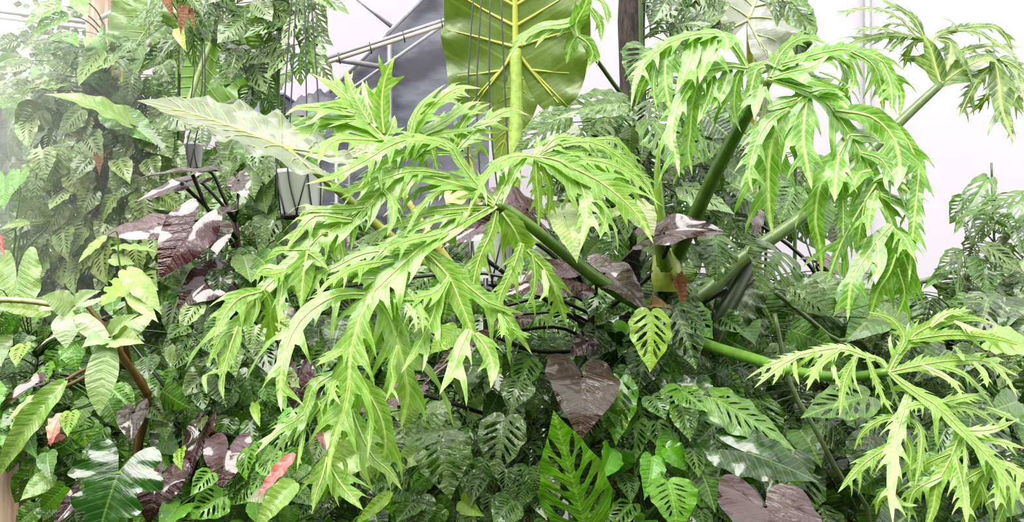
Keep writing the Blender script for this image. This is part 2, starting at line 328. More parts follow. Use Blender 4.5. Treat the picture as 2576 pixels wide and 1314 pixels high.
class Plant:
    """One plant: an Empty at the foot, a stem, leaves with petioles."""
    def __init__(s, name, label, cat, stem, r0=0.012, r1=0.006, col='stemd', stemname='stem', foot=None, n=8):
        P = [p if isinstance(p, Vector) else W(*p) for p in stem]
        low = P[0]
        ft = foot or Vector((low.x, low.y, 0.0))
        if low.z > 0.02: P = [ft] + P
        s.path = resample(crom(P, 8), 0.03); s.root = thing(name, P[0], label, cat); s.col = col
        mb = MB(); mb.tube(resample(s.path, 0.05), r0, r1, n); s.stem = mb.build(stemname, M['stem'], s.root); s.stem.color = G(col)
    def tube(s, pts, w0, w1, col, name='petiole', d=None, parent=None, n=8):
        P = crom([p if isinstance(p, Vector) else W(*p) for p in pts], 6)
        mb = MB(); mb.tube(P, w0, w1, n); o = mb.build(name, M['stem'], parent or s.root); o.color = G(col); return o
    def petiole(s, base, T, col, r=0.0022, to=None, parent=None):
        a = min(s.path, key=lambda p: (p - base).length + 0.5 * max(0, p.z - base.z + 0.02)) if to is None else to
        L = (a - base).length
        if L < 0.015: return None
        m1 = base - T * min(0.15 * L, 0.025) + Vector((0, 0.22 * L, 0.0)); m2 = a.lerp(base, 0.35) + Vector((0, 0.05 * L, 0.12 * L))
        mb = MB(); mb.tube(crom([base, m1, m2, a], 4), r, r * 1.5, 4, cap=False)
        o = mb.build('petiole', M['stem'], parent or s.root); o.color = G(col); return o
    def leaf(s, key, bx, by, tx, ty, d, w=None, dt=-0.06, col='mid', n=(0, -1, 0.5), pet=True, petcol=None, var=None, to=None, name='leaf', r=0.0022, jc=0.18):
        b, t = W(bx, by, d), W(tx, ty, d + dt)
        me = LIB[key][R.randrange(len(LIB[key])) if var is None else var]
        ax = t - b; L = ax.length; T = ax.normalized(); nn = Vector(n); nn = nn - T * nn.dot(T)
        nn = nn.normalized() if nn.length > 1e-3 else T.orthogonal(); B = T.cross(nn)
        wm = L if w is None else (w * d / FPX) / me['w']
        q = VEIN[me.name](1.0, 0.0); zz = q[2] * (wm * .5 / L + .5); ph = math.atan2(-zz, q[1]); L /= math.hypot(q[1], zz)
        T0 = T; T = T0 * math.cos(ph) + nn * math.sin(ph); nn = nn * math.cos(ph) - T0 * math.sin(ph)
        mat = Matrix((B * wm, T * L, nn * (wm * 0.5 + L * 0.5))).transposed().to_4x4(); mat.translation = b
        o = bpy.data.objects.new(name, me); COL.objects.link(o); o.parent = s.root
        o.matrix_parent_inverse = Matrix.Translation(-s.root.location); o.matrix_basis = mat; o.color = jit(col, jc)
        if pet: s.petiole(b, T, petcol or s.col, r, to, o)
        return o
    def veins(s, lf, col='yel', w=0.006, nl=7, lobes=True, back=False):
        """raised midrib and side veins that follow the blade of a big leaf"""
        dfm = VEIN[lf.data.name]; mw = Matrix.Translation(s.root.location) @ lf.matrix_parent_inverse @ lf.matrix_basis
        mw = lf.matrix_basis; off = Vector((0, 0, -0.004 if back else 0.004))
        hs = [p for p in halfshape(SH['giant']) if p[1] >= 0]
        f = lambda u, v: mw @ (Vector(dfm(u, v)) + off)
        mb = MB(); mb.tube([f(u / 20 * 0.98, 0) for u in range(21)], w, w * 0.15, 6)
        o = mb.build('midrib', M['vein'], lf); o.color = G(col)
        mb = MB()
        for sg in (1, -1):
            for i in range(nl):
                u0 = 0.02 + 0.72 * i / nl; pts = []
                for k in range(9):
                    q = k / 8; u = u0 + 0.20 * q - (0.10 if i == 0 else 0.0) * q; 
                    hw = max([p[1] for p in hs if abs(p[0] - u) < 0.05] + [0.02]); pts.append((u, sg * hw * 0.93 * q))
                mb.tube([f(*p) for p in pts], w * 0.55, w * 0.12, 5, cap=False)
            if lobes:
                mb.tube([f(-0.27 * q, sg * 0.26 * q ** 1.05) for q in [k / 8 for k in range(9)]], w * 0.75, w * 0.15, 5, cap=False)
                for e in ((-0.12, 0.36), (-0.3, 0.33)):
                    mb.tube([f(-0.10 + (e[0] + 0.10) * q, sg * (0.10 + (e[1] - 0.10) * q)) for q in [k / 6 for k in range(7)]], w * 0.4, w * 0.1, 5, cap=False)
        o2 = mb.build('side_veins', M['vein'], lf); o2.color = G(col)
    def fill(s, x0, x1, y0, y1, d0, d1, n, l0, l1, keys, cols, lean=0.5, asp=1.0, up=0.3, cx=None):
        k = max(1, int(math.sqrt(n * (x1 - x0) / max(1, y1 - y0)))); rows = max(1, math.ceil(n / k))
        for j in range(rows):
            for i in range(k):
                x = x0 + (i + R.random()) * (x1 - x0) / k; y = y0 + (j + R.random()) * (y1 - y0) / rows
                d = R.uniform(d0, d1); L = R.uniform(l0, l1); c = cx if cx is not None else (x0 + x1) / 2
                ang = (x - c) / max(1, (x1 - x0) / 2) * lean + R.uniform(-0.6, 0.6)
                dx, dy = math.sin(ang) * L, math.cos(ang) * L * R.uniform(0.75, 1.0)
                s.leaf(R.choice(keys), x, y - L / 2, x + dx, y - L / 2 + dy, d, w=L * R.uniform(0.62, 0.9) * asp, dt=R.uniform(-0.1, 0.02), col=R.choice(cols),
                       n=(R.uniform(-.6, .6), -1, up + R.uniform(-.5, .6)), r=0.0016)

# ------------------------------------------------------------------ cut-leaf blades: every lobe is a pointed, toothed strip along its own 3D curve
def stroke(mb, pts3, wid, seed, teeth=1.0, nh=(0, -0.8, 0.55), sag=0.0, tipw=0.0):
    rr = random.Random(seed)
    P = resample(crom(pts3, 8), 0.012); 
    L = [0.0]
    for a, b in zip(P, P[1:]): L.append(L[-1] + (b - a).length)
    tot = L[-1]; nhv = Vector(nh) + Vector((rr.uniform(-.45, .45), 0, rr.uniform(-.3, .3)))
    fr = []
    for i, p in enumerate(P):
        t = (P[min(i + 1, len(P) - 1)] - P[max(i - 1, 0)]).normalized(); n = nhv - t * nhv.dot(t)
        n = n.normalized() if n.length > 0.05 else (fr[-1][1] if fr else t.orthogonal()); fr.append((t, n, t.cross(n)))
    def ev(s, t):
        x = max(0.0, min(tot, s)); i = 0
        i = min(len(P) - 2, int(x / tot * (len(P) - 1)))
        f = (x - L[i]) / max(1e-9, L[i + 1] - L[i]); p = P[i].lerp(P[i + 1], f)
        T, N, B = fr[i]; T2, N2, B2 = fr[i + 1]; N = N.lerp(N2, f); B = B.lerp(B2, f)
        p = p + T2 * (s - x) + B * t
        a = abs(t) / max(wid, 1e-4)
        return p + N * (wid * (0.18 * min(a, 1.0) - 0.22 * a * a + 0.05 * math.sin(s / max(wid, .01) * 3.1 + seed) * min(1, a * 2))) + Vector((0, 0, -0.35 * wid * max(0, a - 0.5) ** 1.5))
    def hw(q):
        return wid * 0.5 * (0.42 + 0.58 * min(1, q / 0.28) ** 0.8) * max(0.0, 1 - q ** 2.6) ** 0.75 + 0.0004
    def edge(sg):
        out = []; s = 0.0; first = True
        while s < tot * 0.97:
            out.append((s, sg * hw(s / tot)))
            gap = wid * rr.uniform(0.35, 0.9)
            if teeth > 0 and s > tot * 0.10 and s < tot * 0.86 and rr.random() < 0.36 * teeth:
                h = hw(s / tot); bl = wid * rr.uniform(0.45, 0.95); e = wid * rr.uniform(0.25, 0.9) * teeth; 
                if rr.random() < 0.2: e *= 1.7
                fwd = rr.uniform(0.5, 1.0) * e + 0.3 * bl; b = s + bl
                if b + 0.25 * wid < tot * 0.96:
                    out += [(s + bl * .45 + fwd * .3, sg * (h + e * 0.50)), (b + fwd * .62, sg * (h + e * 0.90)), (b + fwd, sg * (h + e)), (b + fwd * .5, sg * (h + e * 0.60)), (b + fwd * .12, sg * (h + e * .2)), (b + 0.1 * bl, sg * hw(b / tot) * 0.86)]
                    s = b + max(0.12 * wid, fwd * 0.25); continue
            s += max(gap * 0.6, 0.008)
        return out
    r, l = edge(1), edge(-1)
    ol = r + [(tot + 0.25 * wid, 0)] + l[::-1]
    inner = []
    rib = [(tot * i / max(4, int(tot / 0.02)), 0) for i in range(1, max(4, int(tot / 0.02)))]
    for q, _ in rib:
        h = hw(q / tot)
        if h > 0.006: inner += [(q + 0.004, h * .5), (q + 0.004, -h * .5)]
    v2, F = cdt(ol, (), inner, rib)
    mb.add([ev(p[0], p[1]) for p in v2], [(a, c, b) for a, b, c in F], [(p[0] / max(wid, .01) * 0.35, p[1] / max(wid, .012) * 0.8) for p in v2])
    # raised rib
    if wid > 0.012:
        RIB.tube([ev(tot * k / 10 * 0.93, 0) + fr[min(len(fr) - 1, int(k / 10 * (len(fr) - 1)))][1] * 0.0012 for k in range(11)], 0.0022 * min(1.6, wid / 0.03), 0.0005, 4, cap=False)
RIB = MB()
def split_leaf(pl, data, d0, ax, ay, j, seed, col, nh=(0, -0.8, 0.55), jitter=0.07, teeth=1.0, petcol='stemg', wf=1.0):
    """data lines: width_px;x,y x,y ...   depth of a point = d0 + ax*(x-jx) + ay*(y-jy), each lobe swinging a little in or out"""
    global RIB
    rr = random.Random(seed); mb = MB(); RIB = MB(); k = 0
    for ln in data.strip().split('\n'):
        if not ln.strip(): continue
        w, ps = ln.strip().split(';'); P = [tuple(map(float, q.split(','))) for q in ps.split()]; w = float(w); k += 1
        jt = rr.uniform(-jitter, jitter); n = len(P)
        pts = [W(x, y, d0 + ax * (x - j[0]) + ay * (y - j[1]) + jt * (i / (n - 1)) ** 1.3) for i, (x, y) in enumerate(P)]
        stroke(mb, pts, w * wf * d0 / FPX, seed * 1000 + k, teeth if w > 15 else teeth * 0.5, nh)
    o = mb.build('leaf', M['split'], pl.root); o.color = G(col)
    v = RIB.build('leaf_rib', M['vein'], o); v.color = lin(206, 226, 140)
    return o

# ================================================================== THE PLACE: greenhouse shell
WALL_Y, GAB_Y, FAR_Y = 4.3, 5.6, 7.2
M['wallfilm'] = film('milky_wall_film', (0.71, 0.675, 0.735, 1), 0.5)
M['rooffilm'] = film('pinkish_roof_film', (0.72, 0.645, 0.71, 1), 0.6, 0.10, 0.8)
M['gable'] = plain('dark_gable_cloth', lin(112, 114, 126), 0.75, 0, 2.2, 0.3, lin(66, 66, 76), 0.15, (1, 1, 2.5))
M['shade'] = plain('green_shade_cloth', lin(52, 66, 50), 0.9, 0, 3, 0.3)
M['galv'] = plain('galvanised_pipe', lin(158, 156, 160), 0.4, 0.5, 14, 0.25)
M['pvc'] = plain('cream_pvc_pipe', lin(214, 204, 188), 0.45)
M['soil'] = plain('damp_soil', lin(58, 46, 36), 0.95, 0, 6, 0.5, lin(34, 28, 22), 0.6)
M['white'] = plain('white_plastic', lin(250, 248, 252), 0.35)
M['blackp'] = plain('black_plastic', lin(26, 25, 30), 0.35)
M['wire'] = plain('dark_hanger_cord', lin(62, 62, 74), 0.5)
M['bin'] = plain('grey_pot_plastic', lin(168, 166, 172), 0.5)
M['blue'] = plain('blue_nozzle', lin(70, 120, 176), 0.4)
M['bark'] = plain('rough_bark', lin(70, 58, 54), 0.9, 0, 30, 0.5, lin(36, 30, 30), 0.8, (3, 3, 0.6))
M['wood'] = plain('weathered_board', lin(196, 172, 148), 0.8, 0, 8, 0.3, lin(150, 122, 100), 0.3, (4, 4, 0.4))
M['moss'] = plain('fibrous_totem', lin(66, 54, 52), 0.95, 0, 40, 0.5, lin(38, 32, 32), 0.9)
M['grass'] = plain('outdoor_ground', lin(86, 104, 62), 0.95, 0, 1.5, 0.4)
def struct(name, V, F, mat):
    mb = MB(); mb.add(V, F); o = mb.build(name, M[mat], None, False); o['kind'] = 'structure'; return o
def slab(name, c, h, mat):
    mb = MB(); mb.box(c, h); o = mb.build(name, M[mat], None, False); o['kind'] = 'structure'; return o
slab('floor', (0, 3.6, -0.05), (4.6, 3.8, 0.05), 'soil')
slab('ground', (0, 30, -0.11), (40, 40, 0.05), 'grass')
slab('light_blocker_front', (0, -2.2, 1.6), (4.6, 0.01, 1.6), 'shade'); slab('light_blocker_top', (0, -1.15, 3.21), (4.6, 1.06, 0.01), 'shade'); slab('wall_left', (-4.6, 2.35, 1.2), (0.01, 4.55, 1.2), 'shade')  # unseen front wall and part ceiling, added to block sky light and deepen contrast
xg = W(1230, 0, WALL_Y).x
slab('wall_right', ((xg + 4.6) / 2, WALL_Y + 0.005, 2.1), ((4.6 - xg) / 2, 0.005, 2.1), 'wallfilm')
def quadwall(name, pts, d, mat, th=0.01):
    A = [W(x, y, d) for x, y in pts]
    for p in A: p.z = max(p.z, 0.0)
    B = [p + Vector((0, th, 0)) for p in A]; n = len(A)
    return struct(name, A + B, [tuple(range(n)), tuple(range(2 * n - 1, n - 1, -1))] + [(i, (i + 1) % n + 0, (i + 1) % n + n, i + n) for i in range(n)], mat)
quadwall('wall_gable', [(1260, -260), (1260, 1250), (640, 1250), (640, 418), (1262, -200)][0:1] + [(1260, 1250), (640, 1250), (640, 418), (1260, -200)], GAB_Y, 'gable')
quadwall('wall_back', [(330, -500), (1300, -500), (1300, 1100), (330, 1100)], FAR_Y, 'rooffilm')
TR = [0]
def pipe(pts, d, wpx, mat, name=None, d2=None):
    TR[0] += 1; a = d; b = d if d2 is None else d2; n = len(pts)
    P = [W(x, y, a + (b - a) * i / (n - 1)) for i, (x, y) in enumerate(pts)]
    mb = MB(); mb.tube(P, wpx * 0.5 * (a + b) / 2 / FPX, n=10); o = mb.build('trim_%d' % TR[0], M[mat]); o['kind'] = 'structure'; return o
pipe([(2182, -300), (2182, 2000)], WALL_Y - 0.04, 20, 'galv')          # wall stud
pipe([(1092, -33), (640, 418)], GAB_Y - 0.05, 13, 'galv')              # sloping rafters
pipe([(1190, 10), (840, 255), (640, 400)], GAB_Y - 0.12, 9, 'galv')
pipe([(885, -15), (984, 66)], GAB_Y - 0.10, 11, 'galv')                # strut
pipe([(980, 113), (980, 1250)], GAB_Y - 0.06, 13, 'galv')              # upright
pipe([(600, 112), (980, 171)], GAB_Y - 0.18, 14, 'galv')               # tie bar
pipe([(760, 168), (1240, 12)], 4.9, 12, 'galv')                        # purlin
pipe([(820, 158), (1240, 22)], 4.8, 11, 'pvc')                         # water line under the purlin
for x, y in ((853, 147), (932, 121), (1016, 93), (1112, 60)):          # cable ties
    pipe([(x - 3, y - 15), (x + 3, y + 14)], 4.77, 3, 'blackp')
pipe([(560, 88), (800, -20)], 5.0, 13, 'pvc')
pipe([(-120, 12), (420, 82)], 5.2, 12, 'galv')
pipe([(-120, 28), (420, 94)], 5.1, 11, 'pvc')
pipe([(250, 47), (375, -15)], 4.6, 12, 'pvc')
quadwall('wall_band', [(-300, 120), (60, 128), (60, 160), (-300, 155)], 8.6, 'rooffilm') if False else None
# rough timber pole at the upper left
mb = MB(); p = W(248, 0, 4.9); mb.tube([Vector((p.x + 0.02 * math.sin(z * 3), p.y, z)) for z in [i * 0.35 for i in range(12)]], 0.085, 0.075, 12)
o = tag(mb.build('timber_pole', M['wood']), 'rough brown timber pole behind the leaves at top left', 'pole')
# weathered board at the lower left corner
mb = MB(); p = W(22, 1240, 2.5); mb.box((p.x, p.y, 0.5), (0.045, 0.02, 0.5)); mb.box((p.x + 0.0, p.y - 0.001, 0.985), (0.046, 0.021, 0.012))
tag(mb.build('wooden_post', M['wood'], None, False), 'pale weathered wooden post in the lower left corner', 'post')
# misting nozzles
def nozzle(x, ytop, y, d, label):
    b = W(x, y, d); r = thing('mist_nozzle', b, label, 'nozzle'); u = d / FPX
    mb = MB(); mb.tube([W(x - 1, ytop, d), W(x, y - 38, d)], 2.2 * u, n=8); mb.build('drop_tube', M['pvc'], r)
    mb = MB(); mb.lathe(b, [(0, 42 * u), (5 * u, 42 * u), (6.5 * u, 38 * u), (6.5 * u, 26 * u), (4 * u, 22 * u), (0, 22 * u)], 12); mb.build('weight', M['pvc'], r)
    mb = MB(); mb.lathe(b, [(0, 22 * u), (2 * u, 22 * u), (2 * u, 14 * u), (4.5 * u, 12 * u), (4.5 * u, 8 * u), (0, 7 * u)], 10); mb.build('valve', M['white'], r)
    for k in range(4):
        a = k * math.pi / 2 + 0.4; c = b + Vector((math.cos(a) * 6.5 * u, math.sin(a) * 6.5 * u, 0)); mb = MB()
        mb.tube([b + Vector((0, 0, 8 * u)), c + Vector((0, 0, 5 * u)), c - Vector((0, 0, 1 * u))], 2 * u, 3.6 * u, 8); mb.build('spray_head', M['blue'], r)
nozzle(375, -40, 140, 3.0, 'blue headed mist nozzle hanging lower, over the yellow flower spikes')
nozzle(518, -60, 44, 3.0, 'blue headed mist nozzle hanging high at the top edge')
# hanging pots
def hanging_pot(xc, ytop, ybot, wt, wb, d, wires, lp, lh, side='white'):
    u = d / FPX; c = W(xc, ybot, d); h = (ybot - ytop) * u; rt, rb = wt * u / 2, wb * u / 2
    pot = thing('hanging_pot', c, lp, 'pot', 'pots hanging on cords')
    mb = MB(); mb.lathe(c, [(0, 0), (rb * .93, 0), (rb, 0.06 * h), (rt * .97, h * 0.9), (rt, h * 0.92), (rt, h), (rt * .93, h), (rt * .9, h * .85), (0, h * .85)], 32); mb.build('pot_body', M[side], pot)
    mb = MB(); mb.lathe(c + Vector((0, 0, h * .86)), [(0, 0.012), (rt * .5, 0.01), (rt * .9, 0.0)], 24); mb.build('soil', M['soil'], pot)
    hg = thing('wire_hanger', c, lh, 'hanger')
    mb = MB(); mb.lathe(c, [(rb * 0.98, -0.012), (rb * 1.06, -0.012), (rb * 1.06, 0.004), (rb * 0.98, 0.004)], 24); mb.build('base_ring', M['blackp'], hg)
    n = len(wires)
    for i, ((x0, y0), (x1, y1)) in enumerate(wires):
        a = math.radians([215, 255, 300, 335, 60, 120][i]); q = c + Vector((math.cos(a) * rt * 1.02, math.sin(a) * rt * 1.02, h * 0.93)); bt = c + Vector((math.cos(a + .35) * rb * 1.04, math.sin(a + .35) * rb * 1.04, 0))
        dd = q.y; mb = MB(); mb.tube(crom([W(x0, y0, dd), W(x1, y1, dd), q, bt], 4), 0.0028, n=6); mb.build('cord', M['wire'], hg)
        if i % 2: continue
        bt2 = c + Vector((math.cos(a - .5) * rb * 1.04, math.sin(a - .5) * rb * 1.04, 0)); mb = MB(); mb.tube([q, bt2], 0.0022, n=6); mb.build('brace', M['blackp'], hg)
    return pot
hanging_pot(757, 430, 543, 122, 96, 2.82, [((736, -60), (712, 300)), ((748, -60), (730, 300)), ((765, -60), (771, 250)), ((778, -60), (800, 240))],
            'white hanging pot with black cords left of the big cut-leaf frond', 'black cords and base ring carrying the left white pot')
hanging_pot(1236, 574, 712, 118, 96, 2.75, [((1194, -60), (1176, 260)), ((1214, -60), (1199, 260)), ((1233, -60), (1233, 300)), ((1258, -60), (1275, 330))],
            'white hanging pot behind the pointed fingers of the central frond', 'four dark cords hanging before the giant leaf underside')
hanging_pot(486, 362, 424, 48, 38, 3.5, [((503, 30), (483, 230)), ((507, 30), (507, 230)), ((512, 30), (515, 240))],
            'small grey hanging pot half hidden behind the pale giant leaf', 'thin grey cords hanging behind the pale horizontal leaf', 'bin')

# ================================================================== 1. the cut-leaf philodendron that fills the foreground
pl = Plant('cutleaf_philodendron', 'large bright green cut-leaf philodendron spreading its fronds across the foreground', 'plant',
           [(1700, 1420, 2.42), (1695, 1000, 2.40), (1690, 800, 2.36), (1682, 690, 2.33), (1672, 640, 2.32)], 0.034, 0.040, lin(120, 140, 50), 'trunk')
LEFT = '''
62;1245,515 1150,568 1057,625 987,690 932,745 902,815 882,893 874,1000 838,1118 824,1192
44;824,1150 812,1200 797,1240 788,1278
40;826,1165 848,1205 874,1240 906,1276
14;815,1195 822,1225 812,1262
58;1245,515 1180,473 1100,450 1030,438 970,468 922,522 860,565 804,594 770,634 704,690 655,738 618,788 590,832 570,880 563,950
34;1245,512 1195,458 1155,405 1132,368 1080,350 1015,352
36;1138,375 1060,348 990,362 930,398 850,440 775,462
22;1135,385 1040,388 960,420 900,470 862,520
22;1100,360 1010,385 940,430 905,470
26;1130,440 1040,430 950,455 880,480 800,470
20;1180,473 1090,470 1030,500 1000,560
22;1200,480 1120,475 1060,520 1020,590
18;1050,352 1062,400 1052,430
16;1080,355 1090,390 1100,425
54;968,350 930,310 892,266 850,225 796,192
40;966,335 962,300 962,240 972,190 990,148
30;930,310 900,260 880,215 868,170
28;945,320 930,275 920,235 912,205
42;892,285 850,275 800,270 748,272 725,285
50;968,350 915,325 866,310 800,318 720,330
34;900,300 840,300 790,296 740,310
40;965,355 905,352 850,352 815,378 802,408
32;970,350 985,320 992,295
24;962,290 945,255 930,225
30;1015,352 1030,345 1045,290 1075,250 1115,216
42;1030,345 1060,300 1100,255 1150,222 1202,222
46;1035,348 1085,325 1135,295 1180,262 1212,258
24;1050,350 1110,335 1160,330 1200,325
20;1100,270 1130,245 1165,232
30;1138,376 1160,320 1190,280 1230,262
34;1145,382 1195,330 1250,290 1290,277 1325,288
24;1140,380 1185,355 1212,370 1228,395
18;1190,320 1225,310 1260,300
36;1245,512 1262,478 1282,440 1305,410 1345,394
58;1345,394 1398,416 1450,468 1500,498
22;1360,410 1380,460 1384,495 1379,545
24;1348,400 1349,450 1355,510 1355,572
60;1345,394 1400,402 1450,428 1500,452 1556,494 1608,546 1638,602
36;1445,428 1470,490 1476,556 1462,622
30;1490,450 1508,505 1524,548 1510,598
20;1440,435 1440,480 1415,515
24;1352,392 1400,366 1490,358 1558,396 1630,462 1654,528
22;1360,392 1430,380 1520,384 1570,424 1605,478
30;1370,400 1460,400 1540,415 1600,450 1640,496
22;1420,405 1500,420 1560,450 1625,520
34;1350,396 1310,392 1272,400 1226,438 1178,532
20;1325,394 1300,428 1283,462 1266,510
22;1352,394 1356,372 1352,346
24;1365,380 1395,350 1425,345 1456,348
16;1450,360 1500,352 1555,356 1608,420 1614,440
32;1248,530 1236,585 1210,640 1192,704 1182,788
64;1262,535 1294,580 1314,622 1340,650
32;1312,612 1290,678 1262,736 1246,786 1220,802
38;1325,630 1377,690 1404,755 1426,815
17;1338,640 1346,685 1342,736 1326,766
15;1366,680 1374,729 1358,756
12;1382,698 1410,742 1416,770
12;1290,670 1294,700 1290,726
32;1225,522 1150,526 1080,533 1025,555 957,582 896,628
26;1200,535 1110,548 1030,580 970,615 905,642
18;1165,560 1150,570 1140,600 1130,622
28;1150,568 1100,590 1050,600 1000,615 960,640
50;1070,632 1112,660 1180,724 1256,784 1300,835 1333,884
56;1075,640 1128,697 1160,768 1185,830 1200,865
44;1195,840 1225,880 1240,925 1236,968
40;1180,830 1158,880 1140,930 1110,985
12;1205,850 1240,905 1262,945
20;1225,760 1275,778 1313,788
16;1255,790 1266,820 1262,850
18;1285,825 1310,838 1334,842
48;1128,697 1103,745 1088,800 1064,850 1040,894 1015,930
14;1096,790 1106,830 1110,870 1125,880
30;1126,700 1095,735 1050,748 1010,754
14;1060,850 1052,880 1044,900
24;1057,630 1014,708 986,790 952,848 934,900 912,962
44;930,740 865,740 822,755 774,788 742,826 722,872 712,912 704,994 707,1028
30;1035,628 957,632 905,642 850,670 804,694 774,756
26;990,655 926,664 880,678 820,718 790,760
24;985,690 930,680 880,690 845,720 815,765
30;940,700 915,700 892,708
14;850,690 835,725 818,760
24;928,745 918,800 922,850 928,880
20;925,748 905,800 890,850
66;938,750 972,790 1000,860 1018,940 1026,994 1012,1064
22;1000,870 985,920 990,960 972,1005
22;987,715 1030,740 1058,785 1064,835
16;998,800 1018,825 1030,865
16;960,740 1000,748 1040,790 1048,830
28;880,870 842,892 800,918
30;884,925 848,938 790,972 774,1020 755,1052 700,1085 644,1142
20;858,977 807,1012 757,1074 708,1114 672,1180
15;768,1065 757,1130 748,1180
16;872,940 845,958 835,985 855,1016
54;890,945 928,994 956,1047 968,1094 968,1138 950,1196
15;932,1040 930,1090 925,1150
30;881,994 874,1060 862,1110
42;884,1030 908,1094 941,1155 975,1182 1006,1226
42;845,1005 832,1078 824,1122
11;852,1150 870,1165 866,1198 842,1226
28;800,1010 812,1050 805,1090
24;930,520 877,526 789,527 762,534 750,558
36;885,552 804,542 774,558 744,594 722,625
28;940,505 900,545 890,582 884,625
30;810,588 826,582 838,612 845,656
22;780,628 743,630 690,632 667,664
52;774,632 768,664 762,710 757,765
34;776,636 795,650 818,670
24;712,684 664,675 634,708
22;706,692 710,724 704,765 702,812
38;658,734 606,748 575,778 555,810 543,842
28;662,730 682,768 680,815 690,862
20;645,748 648,780 637,812
56;600,822 585,860 570,910 556,958
15;560,930 530,940 514,950 520,988
14;562,940 556,970 562,1002
20;600,830 566,838 545,870 524,915
26;720,680 690,690 650,690
24;740,665 720,700 715,745
20;860,565 856,600 862,640 870,690
22;960,470 985,500 990,545 975,590
'''
split_leaf(pl, LEFT, 1.95, 0.00022, -0.00022, (1245, 515), 3, lin(112, 156, 52))
pl.tube([(1684, 790, 2.36), (1600, 762, 2.30), (1500, 700, 2.18), (1400, 622, 2.07), (1320, 558, 1.99), (1250, 512, 1.955)], 0.022, 0.013, 'stemg')
pl.tube([(1250, 512, 1.965), (1180, 474, 1.965), (1110, 450, 1.965), (1030, 440, 1.965), (970, 470, 1.955)], 0.011, 0.005, 'stemd', 'lobe_rib')
RIGHT = '''
56;1930,200 1975,212 2038,232 2094,276 2136,340 2170,392 2203,462 2234,543 2250,590 2258,674
46;2254,640 2236,690 2208,732 2188,797
28;2258,676 2276,742 2258,792
80;2248,575 2258,630 2260,690
44;2262,620 2286,690 2276,742
50;2136,340 2100,408 2066,460 2051,552 2062,613 2068,684
46;2110,395 2103,440 2100,500
24;2120,400 2119,450 2121,522 2121,590
34;2160,380 2167,430 2158,478 2136,532
46;2203,462 2170,513 2139,567 2112,620 2081,706
38;2175,505 2164,567 2158,628 2172,669
28;2203,480 2190,528 2182,584
44;2242,566 2203,610 2170,660 2144,705 2136,750 2133,798
42;2205,605 2210,650 2203,708
36;2198,455 2232,446 2276,482 2304,504 2325,541
42;2214,490 2261,510 2304,544
34;2245,575 2275,600 2300,650
62;2100,278 2185,292 2231,326 2256,370 2264,430 2252,478
34;2220,310 2261,325 2298,386 2311,430 2307,480 2300,552 2291,644 2288,700
30;2280,440 2290,500 2296,570 2293,640
66;2030,236 1984,275 1952,333 1936,388 1932,450 1934,522 1942,582
32;1984,272 1941,298 1911,340 1890,400 1884,446 1892,478
22;1957,338 1968,400 1997,447
54;2030,244 2024,294 2021,354 2030,415 2040,466
38;2005,248 1966,260 1923,276
34;2039,232 2080,224 2120,236
42;2062,242 2106,250 2130,270
44;2136,340 2185,343 2216,358
34;2165,385 2215,400 2246,446 2283,478
46;2190,430 2160,440 2140,480
28;1936,195 1950,162 1968,130 2005,100 2048,97 2084,114
40;1966,160 2045,138 2115,124 2172,132 2218,152 2250,204 2268,236 2262,294
44;1940,195 1990,180 2040,170 2078,145
34;2040,165 2078,143 2112,156 2126,204 2120,266
18;2105,150 2136,162 2148,204 2135,240
36;2140,130 2190,158 2213,204 2222,280
32;2215,160 2240,212 2244,280
12;2060,182 2096,194 2140,224 2165,265
42;1960,175 1982,150 1990,125
30;1950,170 1925,155 1900,170 1882,200
58;1960,196 2010,190 2060,205 2092,200
36;1880,172 1852,126 1820,90 1774,84 1734,90 1690,104 1655,126 1618,164 1598,210 1588,266
46;1702,100 1678,134 1673,184 1677,234 1688,280
48;1742,92 1740,134 1728,178 1704,226
50;1788,86 1776,146 1762,202
42;1816,86 1830,104 1826,130
18;1662,122 1647,176 1644,234 1653,276
34;1640,135 1632,180 1612,225 1600,262
40;1880,172 1836,167 1762,182 1728,224 1706,264 1693,308 1688,352 1702,394 1708,438
38;1766,184 1746,236 1738,292 1736,336 1731,378 1740,434
32;1785,180 1791,206 1780,250 1756,308
36;1832,168 1826,206 1808,250 1794,272
32;1866,174 1852,206 1846,262 1852,306 1862,328
38;1925,170 1902,178 1886,236 1867,264
34;1922,205 1905,245 1898,295
'''
split_leaf(pl, RIGHT, 2.0, 0.00008, -0.00018, (1925, 205), 5, lin(86, 140, 28))
pl.tube([(1690, 668, 2.32), (1730, 585, 2.24), (1790, 455, 2.14), (1850, 340, 2.07), (1900, 250, 2.02), (1932, 200, 2.0)], 0.024, 0.015, lin(80, 118, 34))
